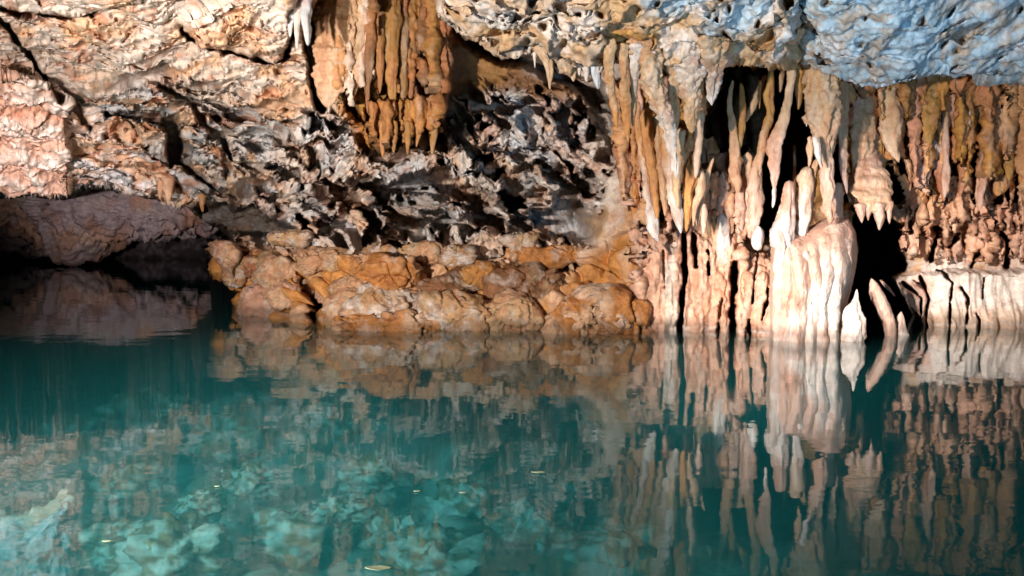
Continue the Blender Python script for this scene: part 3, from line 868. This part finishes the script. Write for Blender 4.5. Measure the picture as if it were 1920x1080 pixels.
o = ceiling("ceiling_rock", [(806, -60), (822, 0), (850, 36), (900, 72), (960, 98), (1010, 104), (1060, 124), (1100, 132), (1140, 108), (1180, 112),
            (1230, 118), (1290, 122), (1350, 118), (1390, 108), (1420, 126), (1455, 134), (1488, 118), (1502, 90), (1530, 40), (1552, -60)], -420, 7.0, 3.9, PALE, TAN, 0.0, 0.5, 1.2)
tag(o, "pale tan pitted rock hanging from the roof above the thin orange stalactites", "ceiling rock")
o = ceiling("ceiling_rock", [(1500, -60), (1508, 60), (1514, 105), (1540, 136), (1600, 150), (1700, 142), (1780, 132), (1860, 148), (1930, 162), (2050, 170),
            (2300, 180), (2700, 150)], -420, 7.3, 3.8, BLUE, GREY, 40.0, 0.45, 0.9)  # base colour carries the blue cast of the cool light
tag(o, "blue grey pitted boulder bulging from the roof at the top right corner", "ceiling rock")

# ------------------------------------------------------------------ stalactites
T = dict
lip = [([(1003, 96, 5), (1003, 112, 2.5), (1003, 128, 1)], 7.3, PALE, "tiny pale straw stalactite"),
       ([(1016, 84, 18), (1026, 112, 10), (1031, 140, 5), (1031, 168, 1.5)], 7.3, TAN, "tan pointed stalactite"),
       ([(1066, 96, 16), (1073, 124, 8), (1075, 153, 2)], 7.35, TAN, "tan conical stalactite"),
       ([(1086, 112, 8), (1086, 128, 4), (1086, 142, 1.5)], 7.3, PALE, "short pale stalactite"),
       ([(1098, 112, 9), (1099, 136, 6), (1100, 154, 3)], 7.3, PALE, "stubby pale stalactite"),
       ([(1114, 112, 11), (1118, 146, 8), (1122, 168, 3)], 7.35, GREY, "grey white stalactite")]
dripstones(lip, "under the pale ceiling lip", "small stalactites under the ceiling lip")

pale = [([(1143, 70, 14), (1143, 115, 9), (1147, 170, 7), (1154, 215, 5), (1157, 242, 2)], 7.4, TAN, "long slender tan stalactite", T(tint2=ORANGE)),
        ([(1166, 80, 16), (1171, 120, 9), (1172, 165, 10), (1175, 210, 9), (1178, 268, 2)], 7.5, TAN, "tan stalactite with orange tip", T(tint2=ORANGE)),
        ([(1192, 80, 18), (1191, 125, 9), (1190, 160, 6), (1188, 205, 5), (1187, 238, 2)], 7.5, PALE, "pale narrow stalactite", T(tint2=TAN)),
        ([(1207, 70, 34), (1218, 115, 25), (1228, 155, 20), (1242, 205, 15), (1256, 255, 11), (1268, 335, 3)], 7.55, TAN, "broad tan lobe tapering to a point", T(flute=.3, rough=.28, tint2=PALE)),
        ([(1262, 80, 26), (1264, 125, 14), (1264, 180, 9), (1266, 230, 7), (1262, 262, 2)], 7.6, TAN, "pale lobe with a dark hollow beside it", T(flute=.25)),
        ([(1292, 70, 38), (1291, 115, 26), (1294, 160, 17), (1297, 205, 12), (1297, 250, 3)], 7.5, PALE, "rounded cream lobe", T(flute=.3, rough=.28, tint2=TAN)),
        ([(1338, 70, 34), (1339, 115, 22), (1337, 155, 13), (1335, 180, 8), (1335, 198, 2)], 7.4, TAN, "short cream fang beside the black recess", T(flute=.3, rough=.28, tint2=PALE))]
dripstones(pale, "of the pale ceiling lobes", "pale stalactites below the ceiling", dd=(-0.5, -0.35, -0.1, 0.0))

slim = [([(1152, 268, 3), (1166, 290, 16), (1172, 330, 12), (1170, 372, 4)], 8.6, RUST, "short rust brown stalactite"),
        ([(1180, 318, 8), (1187, 355, 10), (1190, 395, 8), (1190, 420, 2)], 8.5, ORANGE, "short bright orange stalactite"),
        ([(1196, 190, 8), (1200, 260, 9), (1212, 330, 9), (1220, 395, 11), (1228, 440, 9), (1234, 454, 3)], 8.1, ORANGE, "long orange stalactite with a pale foot", T(tint2=WHITE)),
        ([(1212, 205, 11), (1216, 280, 10), (1224, 340, 8), (1233, 410, 4)], 8.0, ORANGE, "slender orange stalactite"),
        ([(1232, 215, 10), (1239, 300, 10), (1245, 360, 7), (1247, 405, 2)], 8.0, TAN, "tan tapered stalactite"),
        ([(1247, 225, 12), (1256, 300, 13), (1264, 360, 12), (1271, 405, 9), (1277, 438, 3)], 7.9, ORANGE, "long orange stalactite leaning right", T(tint2=PALE)),
        ([(1276, 240, 10), (1272, 300, 10), (1269, 350, 8), (1272, 392, 3)], 7.8, TAN, "tan stalactite"),
        ([(1297, 290, 5), (1298, 318, 13), (1292, 360, 9), (1289, 405, 6), (1287, 435, 2)], 7.9, ORANGE, "knotted orange stalactite", T(flute=.25)),
        ([(1311, 205, 9), (1309, 260, 8), (1306, 308, 7), (1304, 335, 3)], 7.8, PEACH, "peach stalactite edging the black recess"),
        ([(1312, 318, 8), (1311, 355, 9), (1302, 395, 6), (1300, 425, 2)], 7.9, PEACH, "forked peach stalactite"),
        ([(1338, 296, 3), (1322, 345, 6), (1312, 390, 6), (1306, 425, 2)], 8.0, PEACH, "thin peach stalactite slanting left"),
        ([(1318, 380, 5), (1320, 410, 6), (1319, 440, 2)], 8.0, PINK, "short pink stalactite")]
dripstones(slim, "in the slender cluster", "slender orange stalactites")

mid_ = [([(1374, 150, 3), (1368, 195, 5), (1372, 228, 6), (1376, 262, 8), (1378, 292, 12), (1380, 330, 11), (1384, 362, 5)], 8.3, TAN, "bent tan stalactite widening downwards", T(tint2=PEACH)),
        ([(1389, 155, 4), (1392, 200, 6), (1391, 240, 6), (1387, 268, 5), (1382, 288, 4)], 8.3, OCHRE, "slim ochre stalactite"),
        ([(1434, 140, 3), (1418, 185, 7), (1405, 212, 6), (1399, 230, 1.5)], 8.4, TAN, "short hooked tan stalactite"),
        ([(1447, 125, 6), (1440, 180, 9), (1443, 215, 9), (1432, 258, 9), (1421, 300, 9), (1417, 340, 12), (1416, 395, 13), (1412, 437, 5)], 8.2, OCHRE, "long wavy ochre stalactite", T(tint2=PINK, flute=.1)),
        ([(1467, 125, 5), (1464, 155, 5), (1462, 174, 2)], 8.3, TAN, "very short tan stalactite"),
        ([(1487, 125, 9), (1477, 188, 7), (1467, 228, 10), (1453, 262, 12), (1450, 292, 12), (1452, 325, 8), (1452, 358, 3)], 8.0, TAN, "swollen leaning tan stalactite", T(tint2=PINK)),
        ([(1452, 350, 4), (1451, 374, 4.5), (1449, 390, 1.5)], 8.0, WHITE, "small white drip tip"),
        ([(1501, 100, 12), (1500, 150, 11), (1499, 182, 6), (1497, 206, 2)], 8.1, OCHRE, "short ochre stalactite under the ceiling gap"),
        ([(1520, 100, 20), (1540, 150, 30), (1546, 195, 31), (1543, 240, 25), (1546, 285, 16), (1551, 335, 12), (1554, 385, 12), (1556, 420, 6)], 7.9, TAN, "stout tan drapery narrowing to a long leg", T(tint2=PINK, flute=.14)),
        ([(1526, 255, 4), (1533, 285, 6), (1541, 316, 2)], 7.7, WHITE, "small white sliver"),
        ([(1519, 255, 5), (1520, 285, 6), (1517, 314, 2)], 7.8, PEACH, "small peach stalactite"),
        ([(1586, 140, 9), (1581, 225, 9), (1580, 285, 8), (1583, 330, 6), (1588, 364, 2)], 8.1, TAN, "long thin brown stalactite", T(tint2=PINK))]
mid_ += [([(1513, 165, 4), (1513, 200, 3), (1512, 238, 1)], 8.0, PALE, "very thin pale straw"),
         ([(1426, 150, 3), (1425, 178, 2.5), (1424, 205, 1)], 8.3, OCHRE, "very thin ochre straw"),
         ([(1570, 180, 3), (1570, 230, 2.5), (1569, 272, 1)], 8.2, TAN, "very thin tan straw")]
dripstones(mid_, "above the white mound", "long stalactites over the mound")

cur = [([(1608, 138, 14), (1616, 195, 18), (1616, 245, 20), (1612, 285, 17), (1608, 315, 9), (1606, 345, 2)], 8.3, TAN, "brown curtain fold with a pointed tip", T(tint2=PEACH, flute=.18)),
       ([(1640, 140, 13), (1637, 200, 9), (1642, 250, 12), (1650, 295, 6)], 8.45, OCHRE, "narrow ochre fold", T(flute=.18)),
       ([(1667, 138, 21), (1669, 200, 22), (1671, 248, 18), (1677, 282, 11), (1685, 305, 3)], 8.3, TAN, "wide brown fold", T(tint2=PEACH, flute=.2)),
       ([(1592, 320, 5), (1594, 350, 8), (1600, 385, 5)], 8.3, WHITE, "short pale pink fold"),
       ([(1696, 250, 6), (1700, 290, 9), (1706, 330, 6), (1704, 362, 2)], 8.6, PEACH, "peach stalactite by the small black hole"),
       ([(1722, 128, 9), (1712, 185, 9), (1716, 232, 10), (1722, 265, 5)], 8.5, PALE, "pale edged ochre fold", T(tint2=OCHRE)),
       ([(1742, 125, 19), (1742, 190, 17), (1743, 240, 13), (1743, 270, 5)], 8.3, OCHRE, "smooth ochre plank", T(flute=.08, thick=.6)),
       ([(1728, 240, 14), (1737, 275, 27), (1736, 308, 14), (1732, 340, 8), (1735, 364, 3)], 8.45, PINK, "pink lobe with a long drip", T(flute=.2)),
       ([(1756, 262, 12), (1761, 300, 12), (1766, 340, 10), (1770, 378, 3)], 8.4, PINK, "pink brown leg", T(tint2=RUST)),
       ([(1770, 135, 7), (1772, 220, 6), (1774, 300, 6), (1774, 345, 7), (1771, 372, 3)], 8.35, OCHRE, "long straight ochre rod", T(tint2=PINK)),
       ([(1790, 180, 7), (1795, 240, 7), (1800, 280, 6), (1806, 312, 9), (1803, 348, 6), (1800, 370, 2)], 8.5, OCHRE, "thin ochre stalactite with a swollen end", T(tint2=RUST)),
       ([(1812, 190, 6), (1815, 245, 9), (1812, 290, 8), (1809, 335, 3)], 8.5, ORANGE, "orange stalactite", T(tint2=PINK)),
       ([(1818, 165, 4), (1819, 200, 3.5), (1818, 235, 1.5)], 8.3, PALE, "thin pale straw"),
       ([(1843, 160, 13), (1848, 235, 9), (1851, 280, 14), (1845, 318, 12), (1840, 355, 8), (1836, 395, 3)], 8.4, OCHRE, "long ochre stalactite with a pink bulge", T(tint2=PINK)),
       ([(1866, 175, 6), (1868, 240, 4), (1870, 310, 2)], 8.35, TAN, "thin tan rod"),
       ([(1878, 205, 5), (1885, 260, 8), (1892, 305, 9), (1892, 340, 3)], 8.4, PALE, "pale leaning stalactite", T(tint2=OCHRE)),
       ([(1900, 175, 13), (1905, 255, 14), (1900, 300, 15), (1898, 335, 5)], 8.55, OCHRE, "broad ochre stalactite", T(flute=.2)),
       ([(1872, 305, 4), (1878, 325, 13), (1875, 350, 12), (1871, 368, 3)], 8.5, ORANGE, "stubby orange block"),
       ([(1920, 175, 11), (1919, 250, 11), (1917, 325, 7), (1916, 355, 2)], 8.4, ORANGE, "orange stalactite cut by the frame edge")]
dripstones(cur, "in the brown curtain", "brown curtain stalactites", dd=(0.3, 0.2, 0.1))
drap = spine("drapery", [(1630, 270, 10), (1633, 315, 24), (1637, 360, 36), (1638, 400, 27)], [8.5, 8.25, 8.15], PINK, thick=.35, flute=.10, rough=.07, tint2=PEACH)
tag(drap, "large pink drapery with pointed teeth over the black hollow", "drapery")
for pts in ([(1613, 380, 11), (1615, 403, 6), (1616, 418, 1.5)], [(1629, 385, 8), (1628, 404, 4), (1628, 414, 1)], [(1648, 378, 14), (1649, 410, 8), (1649, 432, 2)], [(1668, 375, 8), (1668, 402, 4), (1668, 420, 1)]):
    spine("tooth", pts, 8.12, PINK, parent=drap)
# orange drapes in the upper middle
cen = [([(543, -40, 7), (545, 20, 6), (544, 70, 2)], 7.3, GREY, "grey drip"),
       ([(557, -50, 7), (557, 40, 6), (557, 92, 2)], 7.3, PALE, "pale thin drip"),
       ([(574, -50, 10), (574, 40, 10), (577, 86, 3)], 7.3, GREY, "grey white drip"),
       ([(626, -90, 44), (628, 0, 42), (626, 70, 38), (622, 130, 32), (618, 170, 24), (614, 202, 8)], 8.15, TAN, "stout smooth tan pillar", T(tint2=PEACH, thick=.35, flute=.08, rough=.1)),
       ([(672, -60, 18), (672, 60, 16), (668, 130, 12), (660, 190, 4)], 8.2, TAN, "tan fold", T(thick=.6)),
       ([(694, -60, 13), (694, 80, 11), (690, 160, 7), (689, 212, 2)], 8.2, OCHRE * .58, "dark ochre fold", T(tint2=BROWN)),
       ([(714, -60, 13), (713, 70, 10), (713, 130, 7), (712, 175, 2)], 8.25, BROWN * .85, "ochre fold", T(tint2=OCHRE * .62)),
       ([(736, -60, 15), (738, 60, 13), (735, 150, 9), (737, 206, 4)], 8.2, OCHRE * .58, "long orange fold", T(tint2=OCHRE * .8)),
       ([(758, -60, 13), (758, 80, 11), (756, 150, 8), (756, 196, 3)], 8.3, BROWN * .85, "narrow brown fold", T(tint2=OCHRE * .62)),
       ([(778, -20, 9), (775, 100, 10), (770, 160, 6), (769, 192, 2)], 8.35, OCHRE * .58, "thin ochre fold", T(tint2=BROWN)),
       ([(798, 20, 10), (800, 100, 13), (803, 160, 10), (806, 200, 4)], 8.5, BROWN * .85, "dim brown fold"),
       ([(838, 110, 18), (832, 170, 11), (829, 230, 3)], 8.6, BROWN * .85, "dark brown fold")]
dripstones(cen, "in the hanging group at upper middle", "hanging folds at upper middle")
drips = [([(717, 225, 8), (717, 262, 6), (718, 296, 1.5)], 8.12, ORANGE * .75, "thin orange drip"), ([(739, 225, 8), (739, 262, 5), (738, 288, 1.5)], 8.12, OCHRE * .8, "thin ochre drip"),
         ([(764, 225, 7), (765, 262, 5), (764, 290, 1.5)], 8.14, OCHRE * .8, "thin ochre drip"), ([(787, 222, 8), (785, 255, 5), (781, 276, 1.5)], 8.14, ORANGE * .75, "thin orange drip"),
         ([(811, 222, 9), (812, 258, 6), (810, 292, 1.5)], 8.14, OCHRE * .8, "thin ochre drip")]
dripstones(drips, "hanging from the lower orange bell", "drips under the orange bell")
teeth = [([(300, 336, 8), (300, 358, 5), (300, 374, 1.5)], 10.4, PEACH, "small peach tooth"),
         ([(316, 330, 12), (316, 358, 8), (315, 384, 1.5)], 10.4, PEACH, "wider peach tooth"),
         ([(378, 362, 10), (379, 382, 6), (380, 398, 1.5)], 10.7, ORANGE, "lone orange tooth")]
dripstones(teeth, "under the left rock overhang", "teeth under the left overhang")

# ------------------------------------------------------------------ columns and mounds at the water on the right
cols = [([(1345, 320, 6), (1343, 400, 9), (1342, 500, 12)], 8.5, PEACH, "pinkish column"),
        ([(1358, 318, 7), (1356, 400, 10), (1356, 500, 12)], 8.4, WHITE, "pale column"),
        ([(1371, 322, 8), (1371, 380, 9), (1370, 440, 5)], 8.4, PEACH, "short peach column"),
        ([(1386, 345, 6), (1388, 400, 9), (1386, 455, 2.5)], 8.3, PINK, "pointed pink column"),
        ([(1402, 285, 7), (1403, 350, 11), (1405, 410, 12), (1406, 448, 5)], 8.3, PEACH, "orange pink column", T(tint2=PINK)),
        ([(1327, 330, 6), (1325, 400, 8), (1322, 470, 9)], 8.5, TAN, "tan column")]
dripstones(cols, "between black slit and white mound", "narrow columns left of the mound", "flowstone_column", "column", dd=(0.1, 0.2, 0.28))
o = spine("stalagmite", [(1422, 423, 4), (1422, 434, 8), (1421, 450, 9), (1420, 470, 7)], 8.15, np.array([.72, .68, .62]))
tag(o, "small bright white knob standing left of the flowstone mound", "stalagmite")

MD = 8.03
RIBS = [(1452, 12), (1471, 15), (1500, 18), (1526, 13), (1549, 14), (1577, 18), (1598, 9)]
def mound_front(px, py):
    xw = px + 3.0 * np.sin(py / 31.0) + 1.6 * np.sin(py / 11.0 + px / 40)
    o = np.zeros(px.shape)
    for c_, w_ in RIBS:
        o = np.maximum(o, np.sqrt(np.clip(1 - ((xw - c_) / w_) ** 2, 0, 1)) * (0.6 + w_ / 30))
    o = o * (0.35 + 0.65 * sstep(415, 500, py))
    nz = fbm(np.stack([px / 26, py / 60, px * 0], -1), 4, 0.55)
    return 0.10 * o + 0.035 * nz
mound = blob("flowstone_mound", [(1440, 720), (1440, 600), (1443, 520), (1447, 470), (1455, 436), (1475, 424), (1500, 432), (1520, 426), (1545, 410), (1572, 399), (1592, 405), (1605, 430),
                    (1608, 470), (1602, 520), (1591, 560), (1584, 610), (1586, 720)], MD + 0.35, 0.5, WHITE, M_FLOW, rough=0.03, power=2.6, tint2=PINK * 1.1, nth=300, front=mound_front, crease=0.0)
tag(mound, "large white flowstone mound brightly lit at the water's edge", "flowstone mound")
for pts, dd_, colr, kw in [
        ([(1480, 338, 7), (1478, 360, 10), (1475, 395, 13), (1469, 425, 19), (1465, 470, 22)], MD + .0, PINK, T(tint2=WHITE, rough=.1)),
        ([(1513, 312, 10), (1512, 335, 14), (1508, 380, 14), (1504, 425, 12), (1502, 445, 9)], MD + .1, PEACH, T(tint2=WHITE, rough=.1)),
        ([(1489, 270, 2.5), (1490, 330, 3), (1488, 400, 4), (1487, 440, 3)], MD + .4, BROWN, T()),
        ([(1530, 298, 5), (1524, 335, 9), (1519, 370, 8), (1514, 400, 4)], MD + .15, PEACH, T(tint2=PINK)),
        ([(1571, 342, 8), (1571, 360, 9), (1572, 412, 10)], MD + .2, PINK, T())]:
    spine("column", pts, dd_, colr, parent=mound, **kw)
for pts, dd_ in [([(1462, 432, 9), (1461, 500, 11), (1463, 600, 13), (1463, 720, 13)], MD - .1), ([(1512, 470, 8), (1511, 520, 11), (1512, 600, 13), (1512, 720, 14)], MD - .16),
                 ([(1566, 470, 11), (1564, 520, 14), (1560, 600, 15), (1561, 720, 16)], MD - .16)]:
    spine("rib", pts, dd_, WHITE, parent=mound, thick=0.5, flute=.12, rough=.10, tint2=WHITE * np.array([1, .94, .9]))
stg = [([(1607, 542, 2), (1606, 558, 4), (1603, 575, 12), (1599, 605, 20), (1598, 680, 24)], 7.92, WHITE, "pink white cone", T(rough=.14, flute=.2)),
       ([(1634, 522, 4), (1643, 548, 11), (1657, 580, 14), (1667, 608, 13), (1674, 660, 10)], 8.3, PINK, "leaning pink pillar", T(rough=.06)),
       ([(1690, 584, 2), (1687, 602, 8), (1684, 625, 16), (1682, 680, 20)], 8.35, WHITE, "small white cone", T(rough=.1)),
       ([(1650, 524, 2), (1663, 538, 4), (1678, 556, 2)], 8.7, PINK, "thin slanting sliver")]
dripstones(stg, "by the black hollow at the waterline", "stalagmites by the black hollow", "stalagmite", "stalagmite")

# ------------------------------------------------------------------ boulders along the water
BO = [([(390, 456), (408, 447), (430, 452), (446, 462), (454, 476), (446, 505), (440, 530), (426, 522), (412, 500), (397, 482)], 10.75, .45, PINK, "angular pink boulder overhanging the dark water at the far left end"),
      ((438, 512, 18, 24), 10.8, .3, TAN, "small brownish lump under the overhanging pink boulder"),
      ([(452, 640), (450, 560), (456, 540), (480, 530), (520, 530), (556, 540), (570, 570), (574, 640)], 10.35, .5, PINK, "squarish pink block standing in water at the left end"),
      ((535, 557, 25, 22), 9.95, .25, PINK, "round pink lobe on the front of the squarish pink block"),
      ((514, 512, 28, 30), 10.35, .4, PEACH, "humped peach boulder on top of the squarish block"),
      ((546, 516, 11, 22), 10.2, .25, PEACH, "narrow peach boulder beside the dark cleft"),
      ((470, 500, 17, 16), 10.7, .25, RUST, "small rusty stone beside the overhanging pink boulder"),
      ((617, 492, 46, 21), 9.9, .4, PEACH, "elongated peach boulder above the dark cleft"),
      ((578, 536, 11, 22), 10.4, .2, BROWN, "dark brown boulder inside the cleft"),
      ((604, 547, 10, 16), 9.8, .25, PINK, "small pink boulder right of the dark cleft"),
      ([(602, 600), (610, 560), (640, 545), (690, 550), (705, 590), (700, 660), (630, 660)], 9.25, .5, PEACH, "large smooth peach boulder at the corner of the shore"),
      ((662, 543, 30, 18), 9.4, .3, PEACH, "flat peach boulder lying on the large corner boulder"),
      ((665, 512, 26, 18), 9.75, .3, ORANGE, "rounded orange boulder behind the flat peach one"),
      ((730, 517, 47, 30), 9.2, .45, ORANGE, "domed amber boulder in the middle of the shore"),
      ((735, 552, 44, 13), 9.05, .25, TAN, "thin tan slab under the domed amber boulder"),
      ((726, 580, 55, 24), 8.95, .35, TAN, "scalloped tan boulder below the thin slab"),
      ([(778, 640), (776, 580), (790, 556), (850, 552), (905, 556), (926, 585), (924, 640)], 8.85, .45, TAN, "broad tan block with orange streaks at the waterline"),
      ((720, 612, 72, 20), 8.75, .3, ORANGE, "low orange ledge touching the water below the scalloped boulder"),
      ((858, 540, 56, 20), 9.3, .4, BROWN, "brown boulder lying on the broad tan block"),
      ((901, 518, 29, 20), 9.25, .3, OCHRE, "rounded ochre boulder in front of the dark undercut"),
      ((959, 600, 46, 34), 8.85, .4, PEACH, "cracked peach boulder right of the broad tan block"),
      ((970, 534, 48, 32), 9.2, .4, BROWN, "brown boulder with grey patches above the cracked boulder"),
      ((1030, 560, 22, 40), 9.1, .3, BROWN, "upright brown boulder in a shaded crevice"),
      ([(1010, 640), (1020, 590), (1050, 555), (1100, 535), (1160, 540), (1215, 560), (1220, 640)], 8.7, .45, ORANGE, "wide orange mound left of the pale column wall"),
      ((1110, 600, 52, 24), 8.5, .3, ORANGE, "low orange boulder at the waterline of the wide mound"),
      ((542, 447, 30, 13), 10.2, .3, PALE, "pale wedge stone above the boulders at the left end"),
      ((860, 482, 24, 17), 9.4, .25, TAN, "tan lump below the dark undercut"),
      ((975, 455, 27, 15), 9.4, .25, PALE, "pale stone lit inside the dark undercut"),
      ((1020, 480, 60, 14), 9.4, .25, ORANGE, "orange ledge stone under the dark undercut"),
      ((795, 478, 34, 17), 9.6, .25, PEACH, "knobbly peach stone above the domed boulder"),
      ((712, 478, 26, 15), 9.7, .25, TAN, "small tan stone left of the knobbly stone")]
for ol, DD, tk, colr, lab in BO:
    if isinstance(ol, tuple): ol = (ol[0], ol[1], ol[2] * 1.35, ol[3] * 1.28, 2.3)
    alt = {id(PINK): PEACH, id(PEACH): TAN, id(ORANGE): PEACH, id(TAN): PALE, id(BROWN): TAN * .6, id(OCHRE): ORANGE}.get(id(colr), TAN)
    o = blob("boulder", ol, DD + 0.06, tk * 0.75, np.asarray(colr) * np.array([.90, .82, .76]), M_WET, rough=0.2, power=3.2, tint2=alt)
    tag(o, lab, "boulder", "boulders along the waterline")

# far rock hanging over the end of the pool
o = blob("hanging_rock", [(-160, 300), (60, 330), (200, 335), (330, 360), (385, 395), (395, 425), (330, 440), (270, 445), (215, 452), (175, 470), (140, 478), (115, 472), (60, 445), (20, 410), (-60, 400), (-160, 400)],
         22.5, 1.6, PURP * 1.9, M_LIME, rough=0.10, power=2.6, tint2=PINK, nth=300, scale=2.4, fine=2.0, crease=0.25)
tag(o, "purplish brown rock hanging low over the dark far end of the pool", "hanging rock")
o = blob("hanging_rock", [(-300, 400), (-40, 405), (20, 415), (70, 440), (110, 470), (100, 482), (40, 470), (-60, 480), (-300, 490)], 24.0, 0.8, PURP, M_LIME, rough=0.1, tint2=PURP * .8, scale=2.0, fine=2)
tag(o, "dim dark purple rock at the far left edge above the water", "hanging rock")

# ------------------------------------------------------------------ rocks under water
ru = random.Random(11)
def bedpoint(px, py, z):
    b = (540 - py) / FPX
    dy = math.cos(TH) + b * math.sin(TH); dz = -math.sin(TH) + b * math.cos(TH)
    k = (z - 1.2) / dz
    return np.array([(px - 960) / FPX * k, dy * k, z])
UW = [(240, 915, 60, -1.0), (290, 780, 70, -1.2), (470, 905, 45, -.9), (560, 735, 55, -1.2), (620, 800, 60, -1.1), (430, 830, 70, -1.1), (700, 900, 60, -1.1), (150, 820, 60, -1.2),
      (330, 1040, 90, -.9), (560, 1010, 80, -1.1), (740, 1010, 70, -1.2), (870, 950, 70, -1.2), (640, 960, 45, -1.0), (820, 1060, 90, -1.2), (1000, 1000, 80, -1.3), (480, 760, 45, -1.2),
      (210, 1010, 60, -.9), (80, 760, 70, -1.3), (940, 860, 60, -1.4), (1150, 1040, 90, -1.4), (380, 950, 40, -.9), (1080, 920, 60, -1.4), (330, 700, 50, -1.3), (520, 690, 50, -1.3)]
UW.sort()
for i, (px, py, rpx, z) in enumerate(UW):
    c0 = bedpoint(px, py, z)
    s = uid()
    r = rpx * c0[1] / FPX
    u = np.linspace(0.01, np.pi - 0.01, 34); v = np.linspace(0, 2 * np.pi, 56, endpoint=False)
    U, V = np.meshgrid(u, v, indexing='ij')
    S = np.stack([np.sin(U) * np.cos(V), np.sin(U) * np.sin(V), np.cos(U)], -1)
    F1, F2, R, _ = worley(S * 1.7 + s)
    rr = 0.8 * r * (1 + 0.5 * fbm(S * 1.3 + s, 4) + 0.3 * (0.5 - F1) + 0.14 * fbm(S * 5 + s, 4, .6))
    Pm = c0 + S * rr[..., None] * np.array([1.25, 1.3, 0.75])
    o = grid_object("submerged_rock", Pm, lerp(BROWN, PALE * .85, sstep(-.35, .35, fbm(S * 3 + s, 5, .6))), M_BED, wv=True)
    side = ["pale rounded rock", "blurred boulder", "knobbly pale rock"][i % 3]
    tag(o, f"{side} under the turquoise water, {ORD[i]} from left on the pool bed", "submerged rock", "rocks on the pool bed")
o = blob("submerged_rock", [(-90, 1180), (-80, 1000), (0, 962), (40, 955), (85, 945), (110, 935), (128, 912), (142, 935), (150, 1000), (140, 1080), (120, 1180)],
         4.9, 0.3, np.array([.40, .40, .43]), M_BED, rough=0.14, fine=3, tint2=PINK, crease=0.0)
tag(o, "whitish spiky rock just under the surface in the bottom left corner", "submerged rock")

# floating bits
M_LEAF = bpy.data.materials.new("floating_leaf"); M_LEAF.use_nodes = True
lb = M_LEAF.node_tree.nodes["Principled BSDF"]; lb.inputs["Roughness"].default_value = 0.5
ln = M_LEAF.node_tree.nodes.new("ShaderNodeTexNoise"); ln.inputs["Scale"].default_value = 40
lr = M_LEAF.node_tree.nodes.new("ShaderNodeValToRGB")
lr.color_ramp.elements[0].color = (.10, .14, .09, 1); lr.color_ramp.elements[1].color = (.24, .30, .2, 1)
M_LEAF.node_tree.links.new(ln.outputs["Fac"], lr.inputs[0]); M_LEAF.node_tree.links.new(lr.outputs[0], lb.inputs["Base Color"])
LV = [(710, 1066, 34, 7, "largest pale green leaf floating at the bottom of the picture"), (782, 921, 9, 2.5, "bright pale leaf floating left of the middle of the pool"),
      (1010, 886, 18, 3, "slim leaf floating in the dark middle of the pool"), (868, 924, 9, 2, "faint leaf floating right of the bright pale leaf"),
      (407, 912, 7, 2, "tiny leaf floating over the pale boulders at left"), (200, 1015, 12, 2, "small leaf floating near the whitish spiky rock")]
for px, py, hw, hh, lab in LV:
    c0 = bedpoint(px, py, 0.004)
    rx = 0.8 * hw * c0[1] / FPX; ry = rx * 0.4
    th = np.linspace(0, 2 * np.pi, 28, endpoint=False); rad = np.linspace(0.02, 1, 6)
    RR, TT = np.meshgrid(rad, th, indexing='ij')
    lx = RR * np.cos(TT) * rx; ly = RR * np.sin(TT) * ry * (1 - 0.5 * np.abs(np.cos(TT)))
    top = np.stack([c0[0] + lx, c0[1] + ly, 0.006 + 0.05 * rx * RR ** 2 + 0 * lx], -1)
    bot = top[::-1].copy(); bot[..., 2] -= 0.003
    o = grid_object("floating_leaf", np.concatenate([top, bot]), PALE, M_LEAF, wv=True)
    tag(o, lab, "leaf", "leaves floating on the pool")
